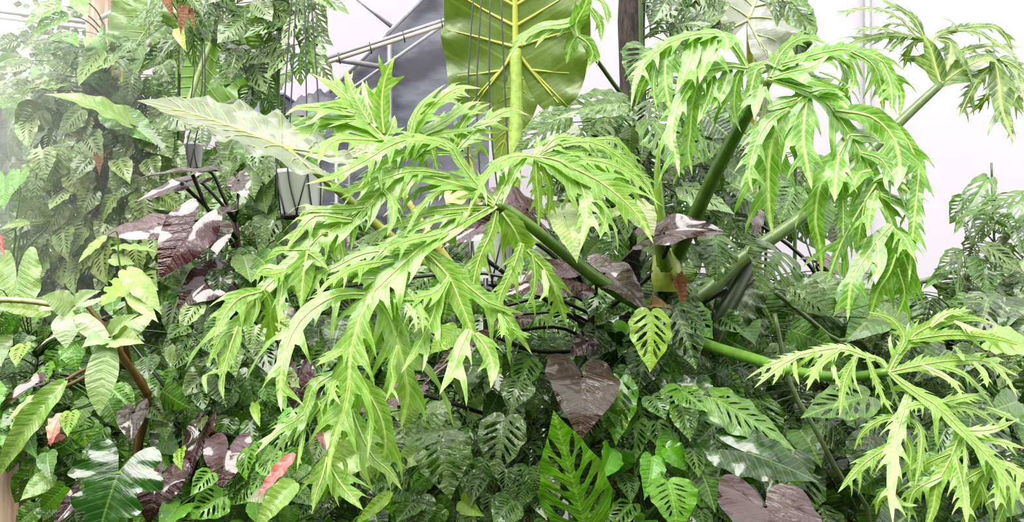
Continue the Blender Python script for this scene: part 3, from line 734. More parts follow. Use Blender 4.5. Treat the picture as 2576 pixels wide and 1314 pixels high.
BOT = '''
44;2236,936 2290,980 2356,1021 2420,1084 2492,1156 2547,1224 2600,1300
36;2236,936 2320,918 2390,908 2475,908 2558,945
18;2320,920 2390,956 2421,998
20;2355,918 2431,946 2497,1022
18;2450,912 2476,940 2483,974
18;2490,910 2530,950 2558,998
16;2424,908 2412,885 2398,870
18;2465,906 2485,885 2494,864
36;2236,936 2262,886 2300,842 2362,812 2440,800 2502,816
22;2258,890 2275,850 2242,804 2188,786
30;2290,855 2390,842 2490,850 2580,872
18;2340,822 2380,790 2440,780
16;2400,808 2450,830 2500,838
24;2236,936 2218,908 2170,894 2116,876 2047,886 1979,903 1910,932 1878,954
24;2116,878 2061,919 2030,982
28;2155,895 2124,960 2112,1044
13;2150,905 2148,950 2168,1002
13;2090,900 2100,940 2112,975
18;2180,896 2216,990 2246,1042
18;2200,900 2230,940 2264,1036
17;2016,892 1956,926 1900,974
13;2000,905 2000,935 2010,968
13;1975,905 1962,935 1944,968
14;2060,886 2020,910 1985,945
38;2288,985 2270,1045 2247,1124 2246,1179 2242,1241 2246,1312
18;2268,1048 2218,1056 2170,1088 2150,1130
30;2250,1115 2184,1158 2143,1197 2111,1236
30;2262,1082 2290,1131 2288,1190 2300,1240
26;2272,1048 2314,1078 2314,1155 2303,1218
20;2244,1230 2212,1250 2204,1292
16;2244,1238 2270,1268 2306,1272
42;2418,1086 2390,1156 2356,1224 2348,1276 2326,1340
24;2392,1140 2322,1172 2299,1215
28;2368,1200 2296,1240 2286,1312
32;2402,1150 2424,1240 2432,1318
17;2424,1105 2428,1160 2424,1208
46;2490,1160 2466,1222 2438,1292 2424,1340
24;2480,1178 2431,1206 2405,1240
24;2496,1184 2514,1224 2506,1280
28;2468,1215 2490,1284 2500,1340
32;2545,1222 2522,1282 2500,1340
24;2355,1016 2424,1001 2474,991
26;2360,1022 2441,1028 2510,1070
24;2422,1084 2492,1082 2552,1060
24;2440,1100 2509,1110 2576,1128
18;2480,1026 2530,1045 2578,1070
26;2492,1158 2552,1182 2610,1234
22;2300,985 2260,975 2240,985
24;2340,1015 2300,1020 2268,1030
'''
split_leaf(pl, BOT, 1.72, -0.0001, -0.00025, (2236, 936), 8, lin(118, 160, 58), teeth=0.85, wf=.86)
pl.tube([(1690, 830, 2.38), (1790, 872, 2.22), (1900, 905, 2.05), (2000, 935, 1.92), (2120, 950, 1.80), (2236, 936, 1.72)], 0.019, 0.010, lin(92, 138, 40))
FAR = '''
60;2366,212 2352,165 2342,128 2325,94
24;2325,96 2301,52 2263,22 2212,-2
20;2325,98 2301,88 2263,46 2201,21 2133,29 2098,40
16;2318,90 2287,68 2236,58 2215,62
20;2322,100 2280,88 2218,72 2136,74
32;2320,100 2253,90 2184,97 2128,114
20;2325,104 2294,112 2273,172
16;2280,92 2255,110 2232,130
12;2240,60 2215,75 2205,82
28;2340,118 2356,90 2410,73 2492,66 2528,90 2548,132
22;2390,78 2458,80 2510,113 2572,155
52;2358,100 2392,112 2384,172
22;2390,140 2458,118 2527,116 2580,119
24;2386,150 2420,136 2445,128
10;2352,112 2345,140 2334,162
18;2410,75 2395,55 2370,45
64;2366,212 2424,172 2488,146 2512,164
60;2500,150 2512,205 2520,274 2545,344
32;2502,165 2468,190 2438,240 2413,292
22;2506,176 2484,240 2440,286
38;2506,150 2544,160 2590,196
32;2520,185 2554,240 2574,280
24;2522,240 2540,300 2547,365
18;2488,146 2490,134 2478,122
26;2530,160 2560,200 2580,260
'''
split_leaf(pl, FAR, 2.5, 0.0, -0.0001, (2366, 212), 9, lin(60, 90, 44), wf=.8)
pl.tube([(1700, 790, 2.36), (1780, 735, 2.36), (1860, 655, 2.38), (2017, 546, 2.42), (2150, 420, 2.46), (2280, 292, 2.49), (2366, 212, 2.5)], 0.028, 0.013, lin(90, 114, 56))
pl.tube([(1740, 900, 2.4), (1810, 800, 2.38), (1870, 690, 2.42), (1900, 640, 2.45)], 0.036, 0.022, lin(48, 62, 34))
o = pl.tube([(1676, 680, 2.28), (1664, 610, 2.26), (1657, 500, 2.25), (1654, 420, 2.25), (1660, 355, 2.25)], 0.026, 0.003, lin(116, 150, 44), 'leaf_spear')
mb = MB(); c = W(1676, 690, 2.30); mb.lathe(c, [(0.036, -0.05), (0.042, -0.03), (0.046, 0.0), (0.043, 0.008), (0.038, 0.05), (0.02, 0.075)], 20)
o = mb.build('leaf_sheath', M['stem'], pl.root); o.color = lin(190, 206, 96)
pl.leaf('dry', 1700, 700, 1722, 800, 2.27, w=34, col='dry', pet=False, name='dry_sheath'); pl.leaf('dry', 1640, 770, 1690, 775, 2.25, w=40, col='straw', pet=False, name='dry_sheath')

# ================================================================== 2. giant-leaf alocasia behind
al = Plant('giant_alocasia', 'giant-leaf alocasia with pale ribbed leaves standing behind the hanging cords', 'plant',
           [(1270, 1450, 2.95), (1262, 1000, 2.92), (1255, 840, 2.9)], 0.05, 0.05, lin(110, 124, 60), 'trunk')
A = al.leaf('giant', 1297, 128, 1288, -390, 3.15, w=372, dt=-0.15, col=lin(104, 128, 56), n=(0.1, 1, 0.1), pet=False, var=0, jc=0); al.veins(A, 'yel', 0.014, back=True)
al.tube([(1297, 126, 3.13), (1299, 260, 3.10), (1292, 430, 3.05), (1275, 640, 2.97), (1258, 850, 2.9)], 0.024, 0.034, lin(150, 178, 70))
A = al.leaf('giant', 716, 372, 343, 254, 2.5, w=150, dt=0.25, col=lin(150, 160, 140), n=(-0.15, -0.62, 0.8), pet=False, var=1, jc=0); al.veins(A, lin(196, 204, 118), 0.0055)
al.tube([(718, 373, 2.5), (740, 388, 2.5), (850, 478, 2.56), (960, 578, 2.62), (1090, 685, 2.72), (1200, 800, 2.86), (1250, 860, 2.9)], 0.011, 0.022, lin(150, 164, 72))
A = al.leaf('giant', 1300, 215, 1248, 440, 3.35, w=120, col=lin(166, 190, 96), n=(0.2, -1, 0.2), pet=False, var=2); al.veins(A, 'yel', 0.006)
al.tube([(1300, 215, 3.35), (1290, 330, 3.4), (1275, 560, 3.2), (1258, 850, 2.9)], 0.009, 0.02, lin(150, 164, 72))
al.leaf('giant', 1160, 380, 1010, 340, 3.0, w=130, col='grey', n=(0, -.5, 1), to=W(1255, 840, 2.9), r=.01, petcol='yel', var=1)
A = al.leaf('giant', 1000, 360, 850, 410, 2.9, w=110, col=lin(170, 176, 160), n=(0, -.4, 1), pet=False, var=2); al.veins(A, 'pale', 0.005)
al.tube([(1000, 360, 2.9), (990, 440, 2.86), (1040, 530, 2.84), (1100, 620, 2.86), (1200, 760, 2.9), (1252, 860, 2.9)], 0.008, 0.022, lin(196, 192, 100))
al.leaf('oval', 1155, 470, 1130, 540, 2.85, w=60, col='cream', to=W(1255, 850, 2.9), n=(0, -1, .2))

a2 = Plant('giant_alocasia', 'giant-leaf alocasia in the left background with broad backlit green blades', 'plant', [(470, 1400, 3.9), (468, 800, 3.9), (462, 560, 3.9)], 0.04, 0.04, lin(120, 140, 70), 'trunk')
for (x, y, tx, ty, d, w, c, nn, pp) in [(545, 75, 410, 330, 4.1, 330, lin(88, 132, 30), (0.3, 1, 0.3), (430, 440)), (400, 30, 300, 210, 4.2, 200, lin(110, 150, 60), (0.2, -1, .2), (400, 400)), (700, 190, 596, 285, 3.8, 96, lin(70, 112, 26), (0, -.7, .7), (650, 380)),
                             (560, 470, 430, 540, 3.6, 120, lin(120, 160, 70), (0, -.8, .6), (520, 560)), (330, 320, 380, 380, 3.7, 130, 'pale', (0, -.7, .7), (360, 450))]:
    A = a2.leaf('giant', x, y, tx, ty, d, w=w, col=c, n=nn, pet=False); a2.veins(A, 'pale', 0.006, back=nn[1] > 0)
    a2.tube([(x, y, d + .01), ((x + pp[0]) / 2, (y * .6 + pp[1] * .4), d - .05), (pp[0], pp[1], 3.88), (468, 640, 3.9), (469, 800, 3.9)], 0.012, 0.024, lin(130, 150, 84))
a2.tube([(375, 190, 3.7), (400, 300, 3.7), (430, 430, 3.75), (460, 620, 3.88)], 0.014, 0.02, lin(110, 134, 70))
a2.tube([(285, 335, 3.3), (330, 440, 3.4), (392, 545, 3.6), (450, 720, 3.88)], 0.016, 0.02, lin(104, 124, 66))

a3 = Plant('giant_alocasia', 'giant-leaf alocasia with a silvery wet blade at the top right', 'plant', [(1905, 1400, 3.1), (1900, 900, 3.1), (1895, 500, 3.1)], 0.035, 0.03, lin(120, 130, 60), 'trunk')
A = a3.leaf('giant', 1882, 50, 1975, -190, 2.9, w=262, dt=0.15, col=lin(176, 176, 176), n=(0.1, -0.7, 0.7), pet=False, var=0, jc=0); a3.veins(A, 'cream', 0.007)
a3.tube([(1886, 60, 2.92), (1888, 150, 2.98), (1892, 320, 3.06), (1896, 520, 3.1)], 0.012, 0.022, lin(196, 200, 92))
A = a3.leaf('giant', 1985, 60, 1905, 190, 3.2, w=150, col='deep', n=(0.2, 1, 0.3), to=W(1895, 500, 3.1), r=.008)
a3.leaf('giant', 1680, 8, 1760, 40, 3.1, w=60, col='mid', to=W(1895, 500, 3.1), r=.006)
A = a3.leaf('giant', 1830, 370, 1700, 440, 3.0, w=150, col='deep', n=(0, -.6, .8), to=W(1895, 500, 3.1), r=.008); a3.veins(A, 'yel', .004)

# ================================================================== 3. purple-black leaved philodendrons
def dark(label, stem, leaves, r0=0.014, tubes=()):
    p = Plant('purple_philodendron', label, 'plant', stem, r0, r0 * .7, 'maroon')
    for L in leaves:
        k, bx, by, tx, ty, d, w = L[:7]; c = L[7] if len(L) > 7 else 'purple'; nn = L[8] if len(L) > 8 else (0, -1, .25); dt = L[9] if len(L) > 9 else -0.06
        p.leaf(k, bx, by, tx, ty, d, w=w, col=c, n=nn, petcol='black', r=0.005, dt=dt)
    for t in tubes: p.tube(t, 0.007, 0.006, 'black', 'stalk')
    return p
dark('purple-black leaved philodendron between the leafy tower and the left white pot', [(606, 1300, 2.85), (604, 800, 2.8), (600, 640, 2.78), (592, 560, 2.78)],
     [('arrow', 500, 432, 338, 452, 2.7, 46, 'purple', (0, -.35, 1)), ('arrow', 468, 458, 342, 508, 2.72, 56, 'mauve', (0.2, -.6, .8)), ('heart', 398, 565, 252, 594, 2.6, 96, 'mauve', (-.1, -.85, .7)),
      ('heart', 480, 575, 400, 706, 2.55, 130, 'mauve', (.35, -1, .6)), ('heart', 543, 582, 547, 642, 2.6, 84, 'brown', (.1, -1, .8)), ('heart', 540, 702, 440, 782, 2.6, 112, 'purple', (.2, -.9, .5)),
      ('heart', 590, 528, 545, 545, 2.74, 60, 'purple', (0, -.5, 1)), ('heart', 600, 455, 625, 500, 2.85, 60, 'purple', (.2, -1, .2))],
     0.016, [[(455, 460, 2.71), (540, 545, 2.76), (600, 645, 2.79)], [(484, 440, 2.70), (530, 540, 2.75), (600, 630, 2.79)]])
dark('purple-black leaved philodendron under the arching petiole at the centre', [(1500, 1420, 2.55), (1495, 1000, 2.5), (1490, 860, 2.45), (1492, 770, 2.42)],
     [('heart', 1325, 528, 1172, 490, 2.3, 120, 'mauve', (0, -.8, .8)), ('heart', 1240, 556, 1108, 628, 2.28, 116, 'mauve', (.1, -.85, .7)), ('heart', 1415, 702, 1258, 748, 2.3, 136, 'purple', (0, -.85, .65)),
      ('heart', 1520, 690, 1630, 792, 2.24, 130, 'brown', (.4, -.9, .8)), ('heart', 1672, 588, 1838, 590, 2.2, 104, 'purple', (0, -.85, .75)), ('heart', 1464, 950, 1456, 1118, 2.12, 190, 'brown', (.15, -1, .2), -0.10),
      ('arrow', 1190, 872, 1050, 988, 2.25, 44, 'mauve', (0, -.5, 1)), ('heart', 1005, 985, 880, 1046, 2.4, 86, 'mauve', (0, -.6, 1)), ('heart', 750, 950, 756, 1058, 2.5, 84, 'purple'), ('lance', 722, 762, 712, 896, 2.5, 50, 'mauve'),
      ('heart', 1260, 760, 1205, 720, 2.35, 60, 'maroon', (0, -.5, 1)), ('heart', 1300, 800, 1230, 830, 2.4, 70, 'mauve', (0, -.5, 1)), ('heart', 1475, 860, 1430, 900, 2.3, 60, 'purple')],
     0.022, [[(1255, 850, 2.25), (1330, 880, 2.35), (1400, 886, 2.4), (1494, 880, 2.45)], [(1062, 992, 2.25), (1160, 1022, 2.3), (1262, 1052, 2.4), (1490, 1090, 2.5)], [(1285, 492, 2.3), (1350, 560, 2.34), (1430, 650, 2.4), (1490, 790, 2.42)],
             [(1690, 600, 2.2), (1640, 690, 2.3), (1500, 800, 2.42)], [(1216, 648, 2.3), (1262, 682, 2.33), (1380, 760, 2.38), (1490, 830, 2.44)], [(1830, 726, 2.3), (1755, 770, 2.35), (1600, 850, 2.42), (1494, 900, 2.46)]])
dark('purple-black leaved philodendron with a heart leaf at the bottom edge right', [(1960, 1560, 1.95), (1950, 1420, 1.9)],
     [('heart', 1926, 1278, 1930, 1470, 1.62, 266, 'purple', (.1, -1, .2), -0.08)], 0.014)
dark('purple-black leaved philodendron with glossy heart leaves low on the left', [(450, 1560, 2.4), (455, 1350, 2.4), (500, 1120, 2.42)],
     [('heart', 404, 1200, 374, 1326, 2.1, 140, 'mauve', (0, -1, .3)), ('heart', 574, 1132, 556, 1238, 2.2, 116, 'mauve', (.2, -1, .25)), ('heart', 505, 1088, 478, 1210, 2.28, 76, 'purple', (-.3, -1, .3)), ('oval', 510, 1050, 508, 1085, 2.3, 32, 'purple'),
      ('heart', 336, 1040, 334, 1120, 2.2, 78, 'brown', (0, -1, .5)), ('arrow', 92, 968, -6, 1044, 2.4, 50, 'purple', (0, -.5, 1)), ('arrow', 196, 1248, 130, 1330, 2.3, 50, 'mauve'), ('arrow', 205, 822, 88, 884, 2.4, 40, 'maroon', (0, -.4, 1))], 0.014)
dark('purple-black leaved philodendron mostly hidden behind the right hanging frond', [(2080, 1400, 2.9), (2085, 900, 2.9), (2090, 760, 2.9)],
     [('heart', 2090, 660, 2160, 715, 2.7, 60, 'purple', (0, -.5, 1)), ('heart', 2060, 665, 2010, 655, 2.75, 50, 'mauve', (0, -.4, 1)), ('heart', 1895, 545, 1880, 600, 2.7, 60, 'mauve'), ('heart', 2200, 770, 2120, 800, 2.6, 60, 'mauve', (0, -.4, 1))], 0.012)

# ================================================================== 4. climbing monstera towers and vines
def totem(p, x, y0, d, r, mat='moss', name='totem'):
    b = W(x, y0, d); mb = MB(); n = 26; P = [Vector((b.x, b.y, b.z * i / n)) for i in range(n + 1)]; mb.tube(P, r, r, 14)
    for i, v in enumerate(mb.v):
        mb.v[i] = (b.x + (v[0] - b.x) * (1 + 0.08 * math.sin(v[2] * 40 + v[0] * 90)), b.y + (v[1] - b.y) * (1 + 0.08 * math.sin(v[2] * 33 + 1)), v[2])
    return mb.build(name, M[mat], p.root)
t1 = Plant('monstera_tower', 'tall tower of small holed monstera leaves at the left', 'plant', [(262, 1400, 3.25), (258, 800, 3.25), (262, 350, 3.25), (260, 60, 3.25)], 0.016, 0.008, 'stemd', 'vine')
totem(t1, 262, 180, 3.38, 0.085)
for (x, y, tx, ty, w, c, k) in [(246, 132, 197, 218, 72, 'pale', 'monplain'), (284, 142, 226, 186, 60, 'pale', 'monplain'), (168, 40, 78, 98, 60, 'bright', 'monplain'), (190, -10, 222, 45, 44, 'bright', 'oval'), (150, 15, 60, 70, 60, 'bright', 'monplain'),
        (70, 150, 8, 185, 60, 'dull', 'mon'), (330, 110, 280, 155, 50, 'mid', 'monplain'), (360, 145, 335, 185, 36, 'mid', 'monplain'), (170, 95, 200, 120, 40, 'bright', 'oval'), (120, 100, 50, 130, 50, 'dull', 'mon'), (150, 190, 60, 225, 60, 'dull', 'mon'),
        (300, 110, 250, 90, 40, 'mid', 'oval'), (240, 90, 215, 120, 40, 'pale', 'oval'), (180, 170, 110, 160, 56, 'dull', 'mon'), (90, 220, -10, 250, 66, 'dull', 'mon'), (165, 205, 70, 228, 60, 'pale', 'mon')]:
    t1.leaf(k, x, y, tx, ty, 3.05, w=w, col=c, n=(R.uniform(-.3, .3), -1, .7), jc=.1)
t1.leaf('oval', 326, 312, 108, 238, 2.95, w=70, dt=-.1, col='pale', n=(0.1, -.7, .8), jc=.05)
t1.leaf('heartg', 310, 300, 395, 365, 3.0, w=90, col='mid', n=(0, -.7, .7))
for (x, y) in ((283, 162), (306, 178)):
    t1.tube([(x, y, 3.05), (x + 1, y + 14, 3.05), (x, y + 30, 3.05)], 0.006, 0.005, lin(206, 200, 90), 'flower_spike')
t1.leaf('dry', 262, 395, 250, 440, 2.98, w=32, col='dry', n=(0, -1, .2), name='withered_leaf')
t1.fill(60, 440, 320, 760, 3.0, 3.2, 120, 74, 104, ['mon', 'monplain', 'mon'], ['dull', 'dull', 'mid', lin(118, 140, 84)], lean=.5, up=.35)
t1.fill(40, 300, 120, 340, 3.1, 3.3, 40, 60, 90, ['mon', 'monplain', 'oval'], ['dull', 'mid', 'bright'], lean=.8, up=.6)
t1.fill(280, 420, 200, 340, 3.15, 3.3, 20, 60, 90, ['mon', 'monplain'], ['deep', 'mid', 'dull'], lean=.5)
t1.fill(90, 420, 420, 740, 2.93, 3.0, 40, 78, 104, ['monplain', 'mon'], [lin(126, 146, 84), lin(140, 158, 90), 'dull'], lean=.4, up=.4)

t2 = Plant('monstera_tower', 'tower of glossy holed monstera leaves climbing the dark totem at centre right', 'plant', [(1620, 1420, 2.75), (1622, 900, 2.72), (1618, 400, 2.7), (1612, 60, 2.7), (1608, -120, 2.7)], 0.014, 0.008, 'stemd', 'vine')
totem(t2, 1590, -260, 2.84, 0.048, 'bark')
for (k, x, y, tx, ty, w, d, c) in [('monbig', 1622, 122, 1588, 228, 112, 2.5, 'mid'), ('monslit', 1700, 66, 1790, 60, 90, 2.6, 'deep'), ('mon', 1690, -20, 1640, 60, 70, 2.6, 'deep'), ('monbig', 1532, 238, 1516, 352, 120, 2.5, 'mid'), ('monbig', 1560, 262, 1395, 300, 90, 2.4, 'grey'),
        ('monbig', 1420, 290, 1290, 385, 80, 2.4, 'grey'), ('monbig', 1545, 345, 1440, 400, 90, 2.35, 'grey'), ('monslit', 1640, 305, 1720, 440, 130, 2.5, 'mid'), ('monbig', 1790, 330, 1700, 430, 90, 2.55, 'mid'), ('mon', 1560, 380, 1540, 470, 90, 2.4, 'mid'),
        ('monslit', 1636, 786, 1636, 938, 108, 2.12, 'lime'), ('monbig', 1700, 775, 1752, 930, 120, 2.2, 'deep'), ('monslit', 1560, 955, 1548, 1122, 96, 2.2, 'bright'), ('monslit', 1712, 975, 1716, 1075, 110, 2.15, 'bright'), ('monbig', 1800, 598, 1800, 716, 116, 2.25, 'mid'),
        ('monbig', 1958, 635, 1905, 738, 155, 2.15, 'grey'), ('mon', 2000, 720, 2100, 800, 90, 2.3, 'grey'), ('mon', 1520, 1300, 1500, 1400, 100, 2.1, 'mid'), ('monslit', 1470, 1318, 1390, 1032, 180, 1.95, 'bright'), ('monplain', 1680, 1212, 1702, 1345, 132, 2.0, 'bright'),
        ('oval', 1640, 1150, 1620, 1260, 70, 2.1, 'bright'), ('oval', 1690, 1090, 1650, 1190, 60, 2.15, 'bright'), ('monslit', 1760, 1130, 1790, 1240, 90, 2.15, 'mid'), ('oval', 1590, 1070, 1520, 1030, 70, 2.2, 'mid'), ('mon', 1620, 880, 1600, 990, 90, 2.25, 'deep')]:
    t2.leaf(k, x, y, tx, ty, d, w=w, col=c, n=(R.uniform(-.3, .3), -1, R.uniform(.1, .5)), jc=.1)
t2.fill(1640, 1790, 20, 330, 2.62, 2.8, 16, 70, 110, ['mon', 'monbig', 'monplain'], ['mid', 'deep', 'dull'], lean=.8, up=.6, cx=1600)
t2.fill(1400, 1860, 300, 760, 2.55, 2.8, 90, 80, 125, ['monbig', 'mon', 'oval'], ['mid', 'deep', 'deep', 'dull'], lean=.8, up=.5)
t2.fill(1480, 1860, 760, 1380, 2.3, 2.7, 120, 80, 130, ['monbig', 'mon', 'oval', 'monslit'], ['deep', 'deep', 'mid', 'bright'], lean=.6, up=.5)
t2.fill(1500, 1800, 960, 1390, 2.1, 2.3, 36, 70, 110, ['monslit', 'mon', 'ovald', 'monplain'], ['bright', 'mid', 'mid', 'deep'], lean=.6, up=.25)
t2.fill(1480, 1840, 760, 1000, 2.3, 2.5, 26, 70, 110, ['monbig', 'mon', 'ovald'], ['mid', 'deep', 'deep'], lean=.7, up=.25)
# cut monstera leaf bending in at the top beside the giant leaf
mtop = '''
40;1452,92 1448,60 1470,20 1485,-30
48;1452,92 1438,112 1428,148
34;1455,92 1480,110 1492,140 1478,170
40;1470,30 1430,58 1370,66 1320,90 1278,145
18;1400,64 1370,90 1348,118
18;1370,66 1345,92 1320,112
18;1430,58 1415,80 1400,92
22;1485,20 1510,60 1512,100
24;1480,-10 1520,10 1530,60
'''
split_leaf(t2, mtop, 2.45, 0, 0, (1450, 90), 21, lin(92, 142, 44), teeth=.35)
t2.tube([(1452, 92, 2.45), (1500, 150, 2.52), (1552, 222, 2.6), (1615, 300, 2.7)], 0.006, 0.008, 'stemd')
# pale and yellow odd leaves around the crown
t2.leaf('heartg', 1424, 556, 1452, 664, 2.05, w=86, col='cream', n=(.1, -1, .3), jc=0); t2.leaf('oval', 1590, 508, 1645, 596, 2.2, w=90, col=lin(200, 200, 160), n=(.3, -1, .4), jc=0); t2.leaf('lance', 1590, 520, 1452, 572, 2.15, w=26, col='cream', jc=0)

# vines: label, stem foot x, depth, list of fills
def vine(label, x, d, ytop, fills, extra=(), col='stemd', name='monstera_vine', r=0.010):
    p = Plant(name, label, 'plant', [(x, 1430, d), (x + R.uniform(-14, 14), (ytop + 1430) / 2, d), (x + R.uniform(-10, 10), ytop, d)], r, r * .6, col, 'vine')
    for f in fills: p.fill(*f[:11], **(f[11] if len(f) > 11 else {}))
    for e in extra:
        k, bx, by, tx, ty, dd, w, c = e[:8]; p.leaf(k, bx, by, tx, ty, dd, w=w, col=c, n=e[8] if len(e) > 8 else (R.uniform(-.3, .3), -1, R.uniform(.1, .5)), jc=.08)
    return p
MG = ['mid', 'deep', 'mid', 'dull']
vine('bushy monstera vine with small variegated leaves beneath the purple-black plant', 560, 2.75, 600, [(440, 720, 640, 1000, 2.6, 2.85, 70, 70, 105, ['mon', 'monplain', 'oval'], MG, dict(up=.5)), (400, 720, 980, 1400, 2.35, 2.7, 70, 75, 115, ['mon', 'monplain', 'oval'], ['mid', 'bright', 'mid', 'deep']), (420, 700, 840, 1120, 2.3, 2.5, 40, 60, 92, ['mon', 'monslit', 'monbig'], ['mid', 'mid', 'deep', 'pale'])],
     [('monplain', 500, 765, 452, 840, 2.55, 60, 'pale'), ('mon', 525, 930, 455, 1000, 2.4, 72, 'pale'), ('mon', 625, 930, 640, 1030, 2.4, 74, 'mid'), ('monplain', 455, 1130, 458, 1185, 2.1, 40, 'lime'), ('monslit', 530, 1190, 478, 1250, 2.1, 56, 'bright'), ('monslit', 560, 1250, 470, 1310, 2.1, 90, 'bright'), ('mon', 660, 1010, 672, 1080, 2.4, 56, 'mid'),
      ('mon', 560, 800, 510, 870, 2.5, 60, 'mid'), ('lance', 640, 1010, 655, 1075, 2.35, 26, 'lime')])
vine('leafy monstera vine rising behind the left white pot', 640, 3.1, 150, [(580, 700, 120, 300, 3.0, 3.2, 12, 60, 100, ['monbig', 'mon'], ['dull', 'mid'], dict(lean=.7)), (560, 720, 380, 700, 2.95, 3.2, 46, 70, 100, ['mon', 'monbig', 'oval'], ['dull', 'grey', 'mid'])],
     [('monbig', 600, 120, 580, 205, 3.0, 80, 'dull'), ('monbig', 640, 160, 670, 235, 3.0, 76, 'dull'), ('monbig', 690, 560, 650, 640, 2.8, 66, 'grey')])
vine('monstera vine hanging long holed leaves beside the left hanger cords', 700, 3.0, 40, [(690, 800, -40, 200, 2.9, 3.05, 24, 80, 130, ['monbig', 'monslit'], ['dull', 'mid', 'dull'], dict(lean=1.0, asp=.7)), (560, 700, -40, 120, 2.95, 3.1, 14, 70, 110, ['monbig', 'mon'], ['dull', 'mid'], dict(lean=1.0))],
     [('lance', 775, -20, 850, 30, 2.9, 30, 'dull'), ('monbig', 660, 110, 620, 40, 2.95, 70, 'dull')])
vine('monstera vine with withering tips hanging at the top left', 455, 3.1, 20, [(395, 560, -40, 170, 2.95, 3.1, 20, 80, 130, ['monbig', 'monslit'], ['dull', 'mid'], dict(lean=1.0, asp=.6))],
     [('dry', 470, 20, 455, 90, 2.95, 30, 'dry'), ('dry', 430, -10, 440, 50, 2.95, 30, 'dry'), ('lance', 455, 70, 470, 130, 2.94, 34, 'yel'), ('dry', 490, 30, 492, 80, 2.95, 20, 'dry'), ('monslit', 450, 90, 395, 160, 2.95, 50, 'deep')])
vine('low monstera vine with large white-streaked holed leaves at bottom centre', 1180, 2.6, 900, [(700, 1060, 850, 1150, 2.6, 2.9, 60, 80, 120, ['mon', 'oval', 'monbig'], ['deep', 'mid', 'deep']), (1040, 1400, 720, 1080, 2.55, 2.9, 80, 80, 125, ['mon', 'oval', 'monbig'], ['deep', 'mid', 'mid']), (960, 1400, 1060, 1400, 2.3, 2.7, 80, 80, 125, ['mon', 'oval', 'monbig'], MG), (1000, 1360, 1180, 1400, 2.1, 2.25, 30, 70, 105, ['mon', 'monbig', 'monplain'], ['mid', 'bright', 'grey', 'mid']), (1180, 1420, 860, 1120, 2.3, 2.5, 24, 70, 105, ['mon', 'monbig', 'ovald'], ['mid', 'grey', 'deep'])],
     [('monbig', 1112, 1104, 1136, 1258, 2.05, 146, 'grey'), ('monbig', 1152, 1082, 996, 1114, 2.1, 110, 'grey', (.1, -.8, .8)), ('monbig', 1272, 1052, 1248, 1205, 2.1, 126, 'grey'), ('monbig', 1030, 1200, 910, 1230, 2.1, 110, 'mid'), ('oval', 1105, 1010, 1100, 1090, 2.2, 70, 'grey'), ('mon', 1310, 960, 1280, 1040, 2.3, 90, 'grey'),
      ('mon', 1330, 1180, 1300, 1290, 2.2, 90, 'mid'), ('oval', 1150, 826, 1080, 892, 2.3, 64, 'lime'), ('oval', 1240, 880, 1190, 960, 2.35, 80, 'mid'), ('monslit', 1330, 900, 1300, 990, 2.35, 80, 'bright'), ('oval', 1160, 1260, 1220, 1300, 2.1, 50, 'lime'), ('lance', 985, 1238, 893, 1320, 2.0, 34, 'lime'),
      ('oval', 1060, 1130, 985, 1190, 2.15, 60, lin(170, 196, 110)), ('oval', 1010, 1060, 1080, 1000, 2.2, 50, 'pale'), ('mon', 1290, 1260, 1240, 1320, 2.1, 90, 'mid')])
vine('creeping vine of pale streaked leaves beside the pink leaf at the bottom left', 760, 2.45, 1020, [(620, 1000, 1080, 1400, 2.25, 2.5, 60, 76, 120, ['oval', 'mon', 'monplain'], ['mid', 'bright', 'deep', 'dull']), (600, 760, 1150, 1400, 2.1, 2.25, 20, 60, 90, ['mon', 'monslit', 'oval'], ['mid', 'bright'])],
     [('oval', 930, 1128, 760, 1218, 2.1, 92, lin(160, 190, 96)), ('oval', 905, 1180, 985, 1150, 2.15, 70, lin(170, 196, 110)), ('lance', 745, 1215, 640, 1340, 1.98, 64, lin(150, 186, 84)), ('pink', 742, 1142, 648, 1252, 2.05, 36, 'pink'), ('pink', 810, 1080, 820, 1130, 2.2, 36, 'maroon'), ('oval', 690, 1235, 620, 1262, 2.1, 46, lin(196, 196, 176)), ('mon', 720, 1180, 740, 1230, 2.2, 40, 'mid')], name='variegated_vine')
vine('small-leaved vine tumbling over the weathered post in the lower left corner', 90, 2.6, 900, [(-60, 330, 780, 1040, 2.45, 2.75, 70, 66, 105, ['mon', 'oval', 'monplain'], ['mid', 'dull', 'mid', 'bright']), (60, 420, 1010, 1400, 2.3, 2.6, 70, 66, 105, ['oval', 'mon', 'monplain'], ['mid', 'dull', 'bright']), (-80, 120, 1000, 1180, 2.35, 2.6, 20, 60, 95, ['oval', 'monplain'], ['bright', 'mid'])],
     [('monplain', 60, 868, 40, 925, 2.3, 52, 'lime'), ('pink', 158, 1040, 128, 1124, 2.15, 44, 'peach'), ('monplain', 178, 1038, 170, 1100, 2.12, 46, 'lime'), ('pink', 160, 1095, 120, 1118, 2.14, 26, 'pink'), ('oval', 120, 1140, 130, 1215, 2.2, 50, 'mid'), ('oval', 130, 1195, 50, 1260, 2.2, 56, 'pale'), ('mon', 440, 870, 430, 925, 2.35, 46, 'pale'), ('mon', 370, 900, 372, 955, 2.4, 64, 'mid'), ('monplain', 190, 860, 150, 905, 2.4, 50, 'bright'), ('oval', 35, 1065, 80, 1080, 2.3, 40, 'lime'),
      ('oval', 410, 1040, 420, 1110, 2.3, 50, 'dull')], name='small_leaf_vine')
